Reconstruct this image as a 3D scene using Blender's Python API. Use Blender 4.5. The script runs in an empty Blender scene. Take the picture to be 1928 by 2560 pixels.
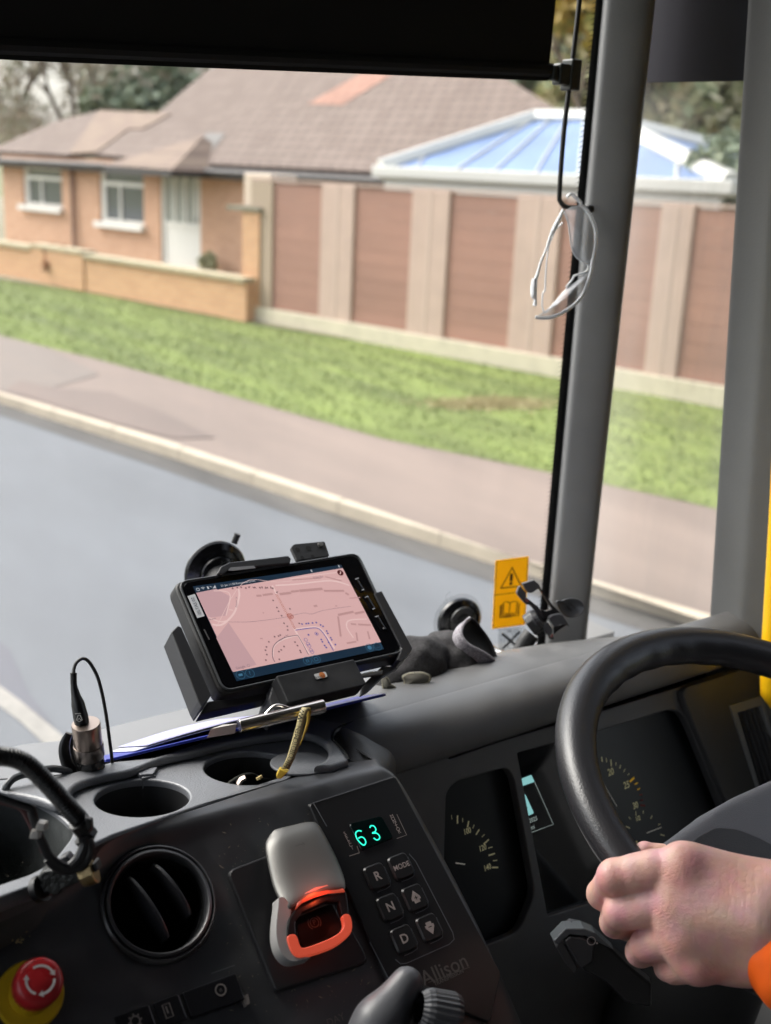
import bpy, bmesh, math, random
import numpy as np
from mathutils import Vector, Matrix
random.seed(7)
rad = math.radians
SC = bpy.context.scene
COL = SC.collection
# ------------------------------------------------------------------ camera
FPX, CX, CY = 2813.0, 964.0, 1280.0          # focal length and centre of the 1928 x 2560 photograph
def _n(v): v = np.array(v, float); return v/np.linalg.norm(v)
_up = _n([427, 9290, 2813]); _x = np.array([4012, 586, -2813.]); _x = _n(_x-_up*_x.dot(_up)); _y = np.cross(_up, _x)
R = np.array([_x, _y, _up])
C0 = np.array([0, 0, 2.08])
ZG = -0.37                                    # road level
cd = bpy.data.cameras.new('camera'); cam = bpy.data.objects.new('camera', cd); COL.objects.link(cam)
cam.matrix_world = Matrix.Translation(C0) @ Matrix(R.tolist()).to_4x4()
cd.sensor_fit = 'VERTICAL'; cd.sensor_height = 36; cd.lens = FPX/2560*36
cd.clip_start = .02; cd.clip_end = 900
cd.dof.use_dof = True; cd.dof.focus_distance = 1.03; cd.dof.aperture_fstop = 5.6
SC.camera = cam
SC.render.resolution_x = 771; SC.render.resolution_y = 1024
# ------------------------------------------------------------------ light
w = bpy.data.worlds.new('World'); SC.world = w; w.use_nodes = True
nt = w.node_tree; bg = nt.nodes['Background']
sky = nt.nodes.new('ShaderNodeTexSky'); sky.sky_type = 'NISHITA'; sky.sun_disc = False
SUN_EL, SUN_AZ = rad(46), rad(-27)
sky.sun_elevation = SUN_EL; sky.sun_rotation = SUN_AZ; sky.air_density = 1.0; sky.dust_density = 5.0; sky.ozone_density = 1.5
hs = nt.nodes.new('ShaderNodeHueSaturation'); hs.inputs['Saturation'].default_value = .42
nt.links.new(sky.outputs[0], hs.inputs['Color']); nt.links.new(hs.outputs[0], bg.inputs[0]); bg.inputs[1].default_value = .15
sd = bpy.data.lights.new('sun', 'SUN'); sd.energy = 1.1; sd.angle = rad(45); sd.color = (1, .95, .88)
so = bpy.data.objects.new('sun', sd); COL.objects.link(so)
so.rotation_euler = Vector((math.sin(SUN_AZ)*math.cos(SUN_EL), math.cos(SUN_AZ)*math.cos(SUN_EL), math.sin(SUN_EL))).to_track_quat('Z', 'Y').to_euler()
SC.view_settings.view_transform = 'Standard'; SC.view_settings.look = 'None'; SC.view_settings.gamma = 1
SC.view_settings.exposure = 1.5
SC.render.engine = 'CYCLES'
SC.cycles.max_bounces = 8; SC.cycles.transparent_max_bounces = 24; SC.cycles.caustics_reflective = False; SC.cycles.caustics_refractive = False
# ------------------------------------------------------------------ helpers: survey points of the photograph
def ray(x, y): return R @ (np.array([x-CX, -(y-CY), -FPX])/FPX)
def at(x, y, d): return C0+ray(x, y)*d
def onz(x, y, z): r = ray(x, y); return C0+r*((z-C0[2])/r[2])
def onp(x, y, p, n): r = ray(x, y); return C0+r*((np.array(p)-C0).dot(n)/r.dot(n))
def pix(P): c = R.T@(np.array(P, float)-C0); return CX-FPX*c[0]/c[2], CY+FPX*c[1]/c[2], -c[2]
def Z(x0, y0, s): return lambda *p: (x0+s*p[0], y0+s*p[1])
D = Z(0, 0, 1.1572); Z1 = Z(0, 1600, .434); Z2 = Z(540, 1850, .4562); Z3 = Z(1080, 1520, .509); Z4 = Z(100, 1620, .5402)
ZT = Z(380, 1320, .4322); ZU = Z(440, 1380, .3361); ZS = Z(1000, 1320, .3601); ZH = Z(1340, 2080, .3529); ZK = Z(800, 2000, .2401)
ZG1 = Z(1100, 1780, .3601); ZL = Z(1260, 1860, .1989); ZST = Z(560, 1700, .1801); ZGL = Z(860, 1480, .2521); ZP = Z(1260, 1400, .1441)
ZC = Z(0, 1840, .1989); ZK2 = Z(60, 1600, .2161); ZGG = Z(1280, 450, .1718); ZW = Z(0, 0, .5786); ZX = Z(964, 0, .5786); ZB = Z(100, 2250, .4202)
class Frame:
    def __init__(s, o, ux, uy):
        s.o = np.array(o, float); s.ux = _n(ux); s.n = _n(np.cross(s.ux, uy)); s.uy = np.cross(s.n, s.ux)
    def uv(s, x, y): p = onp(x, y, s.o, s.n)-s.o; return (p.dot(s.ux), p.dot(s.uy))
    def p(s, u, v, h=0): return s.o+s.ux*u+s.uy*v+s.n*h
    def off(s, h): return Frame(s.o+s.n*h, s.ux, s.uy)
    def mat(s, h=0): 
        m = np.eye(4); m[:3, 0] = s.ux; m[:3, 1] = s.uy; m[:3, 2] = s.n; m[:3, 3] = s.o+s.n*h; return m
    def tr(s, z, pts): return [s.uv(*z(*p)) for p in pts]
# ------------------------------------------------------------------ materials
MATS = {}
def mat(name, col, rough=.6, metal=0, noise=None, bump=None, emit=None, alpha=None, spec=.5, coat=0, trans=None, sss=0):
    """noise=(scale, amount, stretch) colour mottling; bump=(scale, strength, distance)"""
    if name in MATS: return MATS[name]
    m = bpy.data.materials.new(name); m.use_nodes = True; t = m.node_tree; b = t.nodes['Principled BSDF']
    b.inputs['Base Color'].default_value = (*col, 1); b.inputs['Roughness'].default_value = rough; b.inputs['Metallic'].default_value = metal
    b.inputs['Specular IOR Level'].default_value = spec; b.inputs['Coat Weight'].default_value = coat; b.inputs['Coat Roughness'].default_value = .08
    if sss: b.inputs['Subsurface Weight'].default_value = sss; b.inputs['Subsurface Radius'].default_value = (.006, .002, .001); b.inputs['Subsurface Scale'].default_value = 1
    tc = t.nodes.new('ShaderNodeTexCoord')
    if noise:
        sc, am = noise[0], noise[1]; mp = t.nodes.new('ShaderNodeMapping'); t.links.new(tc.outputs['Object'], mp.inputs[0])
        if len(noise) > 2: mp.inputs['Rotation'].default_value = (0, 0, noise[3] if len(noise) > 3 else 0); mp.inputs['Scale'].default_value = noise[2]
        nz = t.nodes.new('ShaderNodeTexNoise'); nz.inputs['Scale'].default_value = sc; nz.inputs['Detail'].default_value = 6; nz.inputs['Roughness'].default_value = .62
        t.links.new(mp.outputs[0], nz.inputs['Vector'])
        mr = t.nodes.new('ShaderNodeMapRange'); mr.inputs[1].default_value = .3; mr.inputs[2].default_value = .7; mr.inputs[3].default_value = 1-am; mr.inputs[4].default_value = 1+am
        t.links.new(nz.outputs[0], mr.inputs[0])
        mx = t.nodes.new('ShaderNodeVectorMath'); mx.operation = 'SCALE'; mx.inputs[0].default_value = col; t.links.new(mr.outputs[0], mx.inputs['Scale'])
        t.links.new(mx.outputs[0], b.inputs['Base Color'])
        mr2 = t.nodes.new('ShaderNodeMapRange'); mr2.inputs[1].default_value = .3; mr2.inputs[2].default_value = .7; mr2.inputs[3].default_value = max(0, rough-.1); mr2.inputs[4].default_value = min(1, rough+.1)
        t.links.new(nz.outputs[0], mr2.inputs[0]); t.links.new(mr2.outputs[0], b.inputs['Roughness'])
    if bump:
        nb = t.nodes.new('ShaderNodeTexNoise'); nb.inputs['Scale'].default_value = bump[0]; nb.inputs['Detail'].default_value = 3
        t.links.new(tc.outputs['Object'], nb.inputs['Vector'])
        bp = t.nodes.new('ShaderNodeBump'); bp.inputs['Strength'].default_value = bump[1]; bp.inputs['Distance'].default_value = bump[2]
        t.links.new(nb.outputs[0], bp.inputs['Height']); t.links.new(bp.outputs[0], b.inputs['Normal'])
    if emit: b.inputs['Emission Color'].default_value = (*emit[0], 1); b.inputs['Emission Strength'].default_value = emit[1]
    if alpha is not None: b.inputs['Alpha'].default_value = alpha
    MATS[name] = m; return m
def nodes(name): return MATS[name].node_tree
def s2l(r, g, b): return tuple(((c/255+.055)/1.055)**2.4 if c > 10 else c/255/12.92 for c in (r, g, b))
def glassy(name, tint=(1, 1, 1), refl=1.0, rough=0, op=0, opc=(.6, .6, .6), smear=None):
    """thin pane: see-through with a fresnel reflection; op = diffuse share: film, smears and painted-in haze"""
    m = bpy.data.materials.new(name); m.use_nodes = True; t = m.node_tree; t.nodes.clear()
    o = t.nodes.new('ShaderNodeOutputMaterial'); tr = t.nodes.new('ShaderNodeBsdfTransparent'); tr.inputs[0].default_value = (*tint, 1)
    g = t.nodes.new('ShaderNodeBsdfGlossy'); g.inputs['Roughness'].default_value = rough
    f = t.nodes.new('ShaderNodeLayerWeight'); f.inputs[0].default_value = .12
    mu = t.nodes.new('ShaderNodeMath'); mu.operation = 'MULTIPLY'; mu.inputs[1].default_value = refl; t.links.new(f.outputs['Fresnel'], mu.inputs[0])
    mx = t.nodes.new('ShaderNodeMixShader'); t.links.new(mu.outputs[0], mx.inputs[0]); t.links.new(tr.outputs[0], mx.inputs[1]); t.links.new(g.outputs[0], mx.inputs[2])
    out = mx
    if op:
        d = t.nodes.new('ShaderNodeBsdfDiffuse'); d.inputs[0].default_value = (*opc, 1); m2 = t.nodes.new('ShaderNodeMixShader'); m2.inputs[0].default_value = op
        t.links.new(mx.outputs[0], m2.inputs[1]); t.links.new(d.outputs[0], m2.inputs[2]); out = m2
        if smear:
            tc = t.nodes.new('ShaderNodeTexCoord'); mp = t.nodes.new('ShaderNodeMapping'); mp.inputs['Scale'].default_value = smear[1]; nz = t.nodes.new('ShaderNodeTexNoise'); nz.inputs['Scale'].default_value = smear[0]; nz.inputs['Detail'].default_value = 5; nz.inputs['Distortion'].default_value = .8
            t.links.new(tc.outputs['Object'], mp.inputs[0]); t.links.new(mp.outputs[0], nz.inputs['Vector']); mr = t.nodes.new('ShaderNodeMapRange'); mr.inputs[1].default_value = .38; mr.inputs[2].default_value = .72; mr.inputs[3].default_value = op*.6; mr.inputs[4].default_value = op*smear[2]; t.links.new(nz.outputs[0], mr.inputs[0]); t.links.new(mr.outputs[0], m2.inputs[0])
    t.links.new(out.outputs[0], o.inputs[0]); MATS[name] = m; return m
# ------------------------------------------------------------------ helpers: things, parts, meshes
def tag(o, label=None, cat=None, group=None, kind=None):
    if label: o['label'] = label
    if cat: o['category'] = cat
    if group: o['group'] = group
    if kind: o['kind'] = kind
    return o
def thing(name, label, cat, loc=(0, 0, 0), group=None):
    o = bpy.data.objects.new(name, None); o.empty_display_size = .05; COL.objects.link(o); o.location = Vector(loc)
    return tag(o, label, cat, group)
def link(name, me, parent=None):
    o = bpy.data.objects.new(name, me); COL.objects.link(o)
    if parent is not None:
        o.parent = parent
        if parent.type == 'EMPTY': o.location = -parent.location
    return o
class MB:
    def __init__(s): s.v = []; s.f = []; s.m = []; s.k = 0
    def mi(s, k): s.k = k; return s
    def add(s, vs, fs):
        n = len(s.v); s.v += [tuple(map(float, p)) for p in vs]; s.f += [[i+n for i in f] for f in fs]; s.m += [s.k]*len(fs); return s
    def box(s, F, u0, u1, v0, v1, h0, h1):
        P = [F.p(u, v, h) for h in (h0, h1) for (u, v) in ((u0, v0), (u1, v0), (u1, v1), (u0, v1))]
        return s.add(P, [[3, 2, 1, 0], [4, 5, 6, 7], [0, 1, 5, 4], [1, 2, 6, 5], [2, 3, 7, 6], [3, 0, 4, 7]])
    def prism(s, F, pts, h0, h1, top=1.0):
        n = len(pts); a = sum(pts[i][0]*pts[(i+1) % n][1]-pts[(i+1) % n][0]*pts[i][1] for i in range(n))
        if a < 0: pts = pts[::-1]
        c = np.mean(pts, 0)
        P = [F.p(*q, h0) for q in pts]+[F.p(*(c+(np.array(q)-c)*top), h1) for q in pts]
        return s.add(P, [list(range(n))[::-1], list(range(n, 2*n))]+[[i, (i+1) % n, n+(i+1) % n, n+i] for i in range(n)])
    def poly(s, F, pts, h=0):
        n = len(pts); a = sum(pts[i][0]*pts[(i+1) % n][1]-pts[(i+1) % n][0]*pts[i][1] for i in range(n))
        if a < 0: pts = pts[::-1]
        return s.add([F.p(*q, h) for q in pts], [list(range(n))])
    def line(s, F, pts, wd, h=0, closed=False):
        q = [np.array(p) for p in pts]; n = len(q); L = []; Rr = []
        for i in range(n):
            a = q[(i-1) % n] if (i or closed) else q[i]; b = q[(i+1) % n] if (i < n-1 or closed) else q[i]
            t = b-a; t = t/(np.linalg.norm(t)+1e-12); nn = np.array([-t[1], t[0]])*wd/2; L.append(q[i]+nn); Rr.append(q[i]-nn)
        P = [F.p(*p, h) for p in L]+[F.p(*p, h) for p in Rr]
        return s.add(P, [[n+i, n+(i+1) % n, (i+1) % n, i] for i in range(n if closed else n-1)])
    def disc(s, F, u, v, r, h=0, n=24): return s.poly(F, [(u+r*math.cos(a), v+r*math.sin(a)) for a in np.linspace(0, 2*math.pi, n, endpoint=False)], h)
    def ring(s, F, u, v, r, wd, h=0, a0=0, a1=360, n=32):
        full = abs(a1-a0) >= 360
        A = np.linspace(rad(a0), rad(a1), n, endpoint=not full); return s.line(F, [(u+r*math.cos(a), v+r*math.sin(a)) for a in A], wd, h, full)
    def tube(s, pts, r, n=12, closed=False, cap=True, sub=0, flat=None):
        P = np.array(pts, float); rr = np.array([r]*len(P) if np.isscalar(r) else r, float)
        if sub: P, rr = spline(P, sub, closed, rr)
        k = len(P); T = np.array([P[(i+1) % k if closed else min(i+1, k-1)]-P[(i-1) % k if closed else max(i-1, 0)] for i in range(k)])
        T /= np.linalg.norm(T, axis=1)[:, None]+1e-12
        a = np.array([0, 0, 1.]) if abs(T[0][2]) < .9 else np.array([1., 0, 0]); N = np.cross(T[0], a); N /= np.linalg.norm(N); V = []
        for i in range(k):
            N = N-T[i]*N.dot(T[i]); N /= np.linalg.norm(N)+1e-12; B = np.cross(T[i], N)
            fb = 1 if flat is None else flat
            V += [P[i]+rr[i]*(math.cos(t)*N+math.sin(t)*fb*B) for t in np.linspace(0, 2*math.pi, n, endpoint=False)]
        F = [[i*n+j, i*n+(j+1) % n, ((i+1) % k)*n+(j+1) % n, ((i+1) % k)*n+j] for i in range(k if closed else k-1) for j in range(n)]
        if cap and not closed: F += [list(range(n))[::-1], [(k-1)*n+j for j in range(n)]]
        return s.add(V, F)
    def lathe(s, F, prof, u=0, v=0, n=32, cap=(True, True)):
        """prof = [(r, h)...] around the frame's normal"""
        V = [F.p(u+r*math.cos(t), v+r*math.sin(t), h) for r, h in prof for t in np.linspace(0, 2*math.pi, n, endpoint=False)]; k = len(prof)
        Fc = [[i*n+j, i*n+(j+1) % n, (i+1)*n+(j+1) % n, (i+1)*n+j] for i in range(k-1) for j in range(n)]
        if cap[0]: Fc.append(list(range(n))[::-1])
        if cap[1]: Fc.append([(k-1)*n+j for j in range(n)])
        return s.add(V, Fc)
    def grid(s, rows, closed=False):
        n = len(rows[0]); V = [p for r in rows for p in r]
        return s.add(V, [[i*n+j, i*n+(j+1) % n, (i+1)*n+(j+1) % n, (i+1)*n+j] for i in range(len(rows)-1) for j in range(n if closed else n-1)])
    def text(s, F, txt, u, v, size, rot=0, h=0, thick=0, align='CENTER', font_w=None, sx=1):
        c = bpy.data.curves.new('t', 'FONT'); c.body = txt; c.size = size; c.extrude = thick; c.align_x = align; c.align_y = 'CENTER'; c.resolution_u = 3
        if font_w: c.offset = font_w
        o = bpy.data.objects.new('t', c); me = bpy.data.meshes.new_from_object(o)
        a = rad(rot); co, si = math.cos(a), math.sin(a)
        V = [F.p(u+(q.co.x*sx)*co-q.co.y*si, v+(q.co.x*sx)*si+q.co.y*co, h+q.co.z) for q in me.vertices]
        s.add(V, [list(p.vertices) for p in me.polygons]); bpy.data.objects.remove(o); bpy.data.curves.remove(c); bpy.data.meshes.remove(me); return s
    def build(s, name, mats, parent=None, smooth=False, bevel=0, uvf=None, subd=0, ang=35, solid=0, seg=2):
        me = bpy.data.meshes.new(name); me.from_pydata(s.v, [], s.f)
        for m in (mats if isinstance(mats, (list, tuple)) else [mats]): me.materials.append(m)
        me.polygons.foreach_set('material_index', s.m)
        if smooth: me.polygons.foreach_set('use_smooth', [True]*len(s.f))
        if uvf is not None:
            uv = me.uv_layers.new(name='UVMap'); A = np.array(s.v)-uvf.o; U = A@uvf.ux; V = A@uvf.uy
            idx = np.zeros(len(me.loops), int); me.loops.foreach_get('vertex_index', idx)
            uv.data.foreach_set('uv', np.stack([U[idx], V[idx]], 1).ravel())
        me.validate(); me.update(); o = link(name, me, parent)
        if solid: q = o.modifiers.new('s', 'SOLIDIFY'); q.thickness = solid; q.offset = -1
        if bevel: q = o.modifiers.new('b', 'BEVEL'); q.width = bevel; q.segments = seg; q.limit_method = 'ANGLE'; q.angle_limit = rad(ang); q.harden_normals = smooth
        if subd: q = o.modifiers.new('d', 'SUBSURF'); q.levels = subd; q.render_levels = subd
        if smooth and not subd and not bevel:
            try: me.set_sharp_from_angle(angle=rad(ang))
            except Exception: pass
        return o
def spline(P, sub, closed=False, rr=None):
    k = len(P); out = []; ro = []
    for i in range(k if closed else k-1):
        p = [P[(i+j) % k] if closed else P[min(max(i+j, 0), k-1)] for j in (-1, 0, 1, 2)]
        for t in np.linspace(0, 1, sub, endpoint=False):
            out.append(.5*((2*p[1])+(-p[0]+p[2])*t+(2*p[0]-5*p[1]+4*p[2]-p[3])*t*t+(-p[0]+3*p[1]-3*p[2]+p[3])*t**3))
            if rr is not None: ro.append(rr[i]*(1-t)+rr[(i+1) % k]*t)
    if not closed:
        out.append(P[-1]); 
        if rr is not None: ro.append(rr[-1])
    return np.array(out), (np.array(ro) if rr is not None else None)
def spl2(pts, sub=8, closed=True): return [tuple(p) for p in spline(np.array(pts, float), sub, closed)[0]]
def rnd(pts, r, n=5):
    """round the corners of a 2D polygon"""
    out = []; k = len(pts); rs = [r]*k if np.isscalar(r) else r
    for i in range(k):
        p = np.array(pts[i]); a = np.array(pts[i-1])-p; b = np.array(pts[(i+1) % k])-p; la, lb = np.linalg.norm(a), np.linalg.norm(b)
        q = min(rs[i], la*.45, lb*.45); A = p+a/la*q; B = p+b/lb*q
        for t in np.linspace(0, 1, n): out.append(tuple((1-t)**2*A+2*t*(1-t)*p+t*t*B))
    return out
def plate(name, F, outline, holes, t, mats, parent=None, bevel=0, uvf=None, smooth=True):
    """flat panel with holes; top face at h=0 of the frame, thickness t below it"""
    c = bpy.data.curves.new('p', 'CURVE'); c.dimensions = '2D'; c.fill_mode = 'BOTH'; c.extrude = max(t/2-bevel, .00005); c.bevel_depth = bevel; c.bevel_resolution = 2; c.offset = -bevel
    for ring_ in [outline]+list(holes):
        sp = c.splines.new('POLY'); sp.points.add(len(ring_)-1)
        for i, (u, v) in enumerate(ring_): sp.points[i].co = (u, v, 0, 1)
        sp.use_cyclic_u = True
    o = bpy.data.objects.new('p', c); COL.objects.link(o)
    me = bpy.data.meshes.new_from_object(o.evaluated_get(bpy.context.evaluated_depsgraph_get())); bpy.data.objects.remove(o)
    me.name = name; M = Matrix(F.mat(-t/2).tolist()); me.transform(M)
    me.materials.clear()
    for m in (mats if isinstance(mats, (list, tuple)) else [mats]): me.materials.append(m)
    if smooth:
        me.polygons.foreach_set('use_smooth', [True]*len(me.polygons)); me.set_sharp_from_angle(angle=rad(40))
    if uvf is not None:
        if not me.uv_layers: me.uv_layers.new(name='UVMap')
        for l in me.loops:
            p = np.array(me.vertices[l.vertex_index].co)-uvf.o; me.uv_layers[0].data[l.index].uv = (p.dot(uvf.ux), p.dot(uvf.uy))
    return link(name, me, parent)
# ------------------------------------------------------------------ smooth solids from distance fields
def cap_(P, a, b, ra, rb):
    a = np.array(a); b = np.array(b); d = b-a; t = np.clip(((P-a)@d)/(d@d+1e-12), 0, 1); return np.linalg.norm(P-a-t[..., None]*d, axis=-1)-(ra+(rb-ra)*t)
def ell_(P, c, r, A=None):
    q = P-np.array(c)
    if A is not None: q = q@np.array(A).T
    r = np.array(r); k0 = np.linalg.norm(q/r, axis=-1); k1 = np.linalg.norm(q/(r*r), axis=-1); return k0*(k0-1)/(k1+1e-9)
def smin(a, b, k):
    h = np.clip(.5+.5*(b-a)/k, 0, 1); return b*(1-h)+a*h-k*h*(1-h)
def surf(fn, lo, hi, res):
    lo = np.array(lo); n = np.ceil((np.array(hi)-lo)/res).astype(int)+1
    g = np.stack(np.meshgrid(*[lo[i]+res*np.arange(n[i]) for i in range(3)], indexing='ij'), -1); S = fn(g).astype(np.float32)
    s = S < 0; c = np.zeros(tuple(n-1), int); 
    for i in (0, 1):
        for j in (0, 1):
            for k in (0, 1): c += s[i:n[0]-1+i, j:n[1]-1+j, k:n[2]-1+k]
    act = (c > 0) & (c < 8); idx = -np.ones(tuple(n-1), int); I = np.argwhere(act); idx[act] = np.arange(len(I))
    acc = np.zeros((len(I), 3)); cnt = np.zeros(len(I)); cor = [(i, j, k) for i in (0, 1) for j in (0, 1) for k in (0, 1)]
    for a in cor:
        for ax in range(3):
            if a[ax]: continue
            b = list(a); b[ax] = 1
            va = S[I[:, 0]+a[0], I[:, 1]+a[1], I[:, 2]+a[2]]; vb = S[I[:, 0]+b[0], I[:, 1]+b[1], I[:, 2]+b[2]]
            m = (va < 0) != (vb < 0); t = np.where(m, va/(va-vb+1e-20), 0)
            p = np.array(a, float)[None]+np.zeros((len(I), 3)); p[:, ax] += t; acc[m] += p[m]; cnt[m] += 1
    V = lo+(I+acc/cnt[:, None])*res; F = []
    for ax in range(3):
        u, v = (ax+1) % 3, (ax+2) % 3; sh = [slice(None)]*3; sh[ax] = slice(0, n[ax]-1); s2 = list(sh); s2[ax] = slice(1, n[ax])
        E = np.argwhere(s[tuple(sh)] != s[tuple(s2)]); E = E[(E[:, u] > 0) & (E[:, v] > 0) & (E[:, u] < n[u]-1) & (E[:, v] < n[v]-1)]
        q = []
        for du, dv in ((-1, -1), (0, -1), (0, 0), (-1, 0)): e = E.copy(); e[:, u] += du; e[:, v] += dv; q.append(idx[e[:, 0], e[:, 1], e[:, 2]])
        q = np.stack(q, 1); fl = ~s[E[:, 0], E[:, 1], E[:, 2]]; q[fl] = q[fl][:, ::-1]; F += q[(q >= 0).all(1)].tolist()
    return V, F
def blob(name, fn, lo, hi, res, m, parent=None, smooth_it=2):
    V, F = surf(fn, lo, hi, res); b = MB(); b.add(V, F); o = b.build(name, m, parent, smooth=True, ang=180)
    if smooth_it: q = o.modifiers.new('s', 'SMOOTH'); q.iterations = smooth_it; q.factor = .5
    return o
X3, Y3, Z3v = np.eye(3)
# ================================================================== THE STREET OUTSIDE
GZ = ZG+.1
ASPH = mat('asphalt', (.118, .125, .135), .72, noise=(1.1, .2, (1.0, .35, 1), rad(-11)), bump=(60, .3, .01))
KERB = mat('kerb_concrete', (.50, .43, .33), .85, noise=(5, .12))
PAVE = mat('pavement_asphalt', (.205, .160, .135), .85, noise=(.9, .2, (1.0, .22, 1), rad(-11)))
PATCH = mat('pavement_patch', (.165, .128, .110), .85, noise=(1.2, .15, (1.0, .25, 1), rad(-11)))
GRASSB = mat('grass_soil', (.15, .19, .05), .95, noise=(2.6, .4, (1.0, .12, 1), rad(-11)))
WHITE = mat('white_upvc', (.78, .77, .72), .4)
MARK = mat('road_paint', (.25, .235, .21), .7, noise=(8, .2))
def G(x, y, z=ZG): return onz(x, y, z)
def ext(pts, a=40, b=25):
    P = [np.array(p) for p in pts]; P[0:0] = [P[0]+_n(P[0]-P[1])*a]; P.append(P[-1]+_n(P[-1]-P[-2])*b); return P
def strip(name, A, B, m, kind='structure', za=None, zb=None):
    def rs(P): 
        P = np.array(P); L = np.r_[0, np.cumsum(np.linalg.norm(np.diff(P, axis=0), axis=1))]; t = np.linspace(0, L[-1], 60); return np.stack([np.interp(t, L, P[:, i]) for i in range(3)], 1)
    o = MB().grid([rs(B), rs(A)]).build(name, m); return tag(o, kind=kind)
kb = ext([G(0, 1009), G(420, 1143), G(840, 1285), G(1244, 1415), G(1763, 1575)])
kt = [p+np.array([0, 0, .10]) for p in kb]
kback = ext([G(0, 980, GZ), G(420, 1102, GZ), G(840, 1240, GZ), G(1260, 1383, GZ), G(1763, 1552, GZ)])
gin = ext([G(0, 838, GZ), G(269, 904, GZ), G(588, 992, GZ), G(1008, 1110, GZ), G(1361, 1175, GZ), G(1778, 1268, GZ)])
gout = ext([G(0, 699, GZ), G(210, 729, GZ), G(420, 771, GZ), G(630, 809, GZ), G(880, 850, GZ), G(1120, 888, GZ), G(1797, 1016, GZ)])
tag(MB().grid([[(-300, -300, ZG-.03), (300, -300, ZG-.03)], [(-300, 500, ZG-.03), (300, 500, ZG-.03)]]).build('ground', mat('far_ground', (.16, .17, .08), .95)), kind='structure')
rdir = _n(kb[3]-kb[1]); side = np.array([rdir[1], -rdir[0], 0]); side = side if side[0] < 0 else -side
strip('road', [p+side*16 for p in kb], kb, ASPH)
side0 = side
def lerp0(P, t): P = np.array(P[1:-1]); L = np.r_[0, np.cumsum(np.linalg.norm(np.diff(P, axis=0), axis=1))]; return np.array([np.interp(t*L[-1], L, P[:, i]) for i in range(3)])
sk = MB(); sk.grid([kb, kt]); sk.grid([kt, kback]); tag(sk.build('kerb', KERB, bevel=.01), kind='structure')
kj = MB()
_kl = np.linalg.norm(np.diff(np.array(kb[1:-1]), axis=0), axis=1).sum(); _kn = int(_kl/.92)
for i in range(_kn):
    t_ = i/_kn; a_ = lerp0(kb, t_); b_ = lerp0(kback, t_)
    d_ = _n(kb[3]-kb[1]); kj.add([a_-d_*.006+Z3v*.003-side0*.0, a_+d_*.006+Z3v*.003, a_+d_*.006+Z3v*.102, a_-d_*.006+Z3v*.102], [[0, 1, 2, 3]]); kj.add([a_-d_*.006+Z3v*.1025, a_+d_*.006+Z3v*.1025, b_+d_*.006+Z3v*.0025, b_-d_*.006+Z3v*.0025], [[0, 1, 2, 3]])
tag(kj.build('kerb_joints', mat('joint_dark', (.12, .10, .08), .9)), kind='structure')
tag(MB().grid([[p+side*.28+Z3v*.0035 for p in kb], [p+side*.0+Z3v*.0035 for p in kb]]).build('gutter_grime', mat('gutter_dirt', (.085, .08, .075), .9, noise=(3, .35, (1, .2, 1), rad(-11)))), kind='structure')
strip('pavement', [p-np.array([0, 0, .004]) for p in kback], [p-np.array([0, 0, .004]) for p in gin], PAVE)
def gpoly(name, pts, z, m): return tag(MB().poly(Frame((0, 0, z), X3, Y3), [tuple(G(x, y, z)[:2]) for x, y in pts]).build(name, m), kind='structure')
gpoly('pavement_patch', [Z(0, 900, .8403)(*p) for p in ((20, 88), (150, 130), (340, 188), (520, 232), (640, 230), (470, 150), (330, 95), (170, 82), (60, 60))], GZ+.004, PATCH)
gpoly('driveway', [(0, 842), (0, 975), (60, 990), (250, 935), (120, 872)], GZ+.002, mat('driveway_asphalt', (.185, .155, .135), .9, noise=(3, .1)))
strip('grass_verge', gin, gout, GRASSB)
gar = [p+np.array([0, 0, .02]) for p in gout]
strip('garden_ground', gar, [p-side*60 for p in gar], mat('garden_gravel', (.22, .2, .13), .9, noise=(2, .2)))
gpoly('road_marking', [Z1(*p) for p in ((-400, 70), (-400, -40), (-10, 255), (120, 350), (300, 500), (420, 600), (300, 640), (120, 470), (0, 380))], ZG+.004, MARK)
gpoly('road_repair_patch', [Z1(*p) for p in ((-200, -300), (-60, -50), (60, 60), (170, 310), (320, 500), (100, 340), (-10, 255), (-400, -40))], ZG+.003, mat('patched_asphalt', (.115, .115, .13), .8, noise=(4, .1)))
# grass blades along the verge (a dense short carpet of clumps)
gr = MB(); rng = random.Random(3)
gx = lambda P: np.array([P[1]+_n(P[0]-P[1])*9]+list(P[1:-1])+[P[-2]+_n(P[-1]-P[-2])*5])
gi = gx(gin); go = gx(gout)
def lerpline(P, t): L = np.r_[0, np.cumsum(np.linalg.norm(np.diff(P, axis=0), axis=1))]; return np.array([np.interp(t*L[-1], L, P[:, i]) for i in range(3)])
for i in range(38000):
    a = lerpline(gi, rng.random()); b = lerpline(go, (np.linalg.norm(a-gi[0])/np.linalg.norm(gi[-1]-gi[0]))); p = a+(b-a)*rng.random()
    an = rng.random()*6.28; h = .012+.016*rng.random(); l = .010*rng.random()+.004; dx = np.array([math.cos(an), math.sin(an), 0])*l; lean = np.array([rng.uniform(-.03, .03), rng.uniform(-.03, .03), h])
    gr.mi(rng.choice((0, 0, 1, 2))); gr.add([p-dx, p+dx, p+dx*.3+lean, p-dx*.3+lean], [[0, 1, 2, 3]])
for i in range(2600):
    q_ = Z(0, 900, .8403)(rng.gauss(1460, 85), rng.gauss(131, 9)); p = np.array(G(*q_, GZ+.004)); an = rng.random()*6.28; l = rng.uniform(.006, .018); dx = np.array([math.cos(an), math.sin(an), 0])*l; lean = np.array([rng.uniform(-.03, .03), rng.uniform(-.03, .03), rng.uniform(.015, .034)])
    gr.mi(3); gr.add([p-dx, p+dx, p+dx*.3+lean, p-dx*.3+lean], [[0, 1, 2, 3]])
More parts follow.
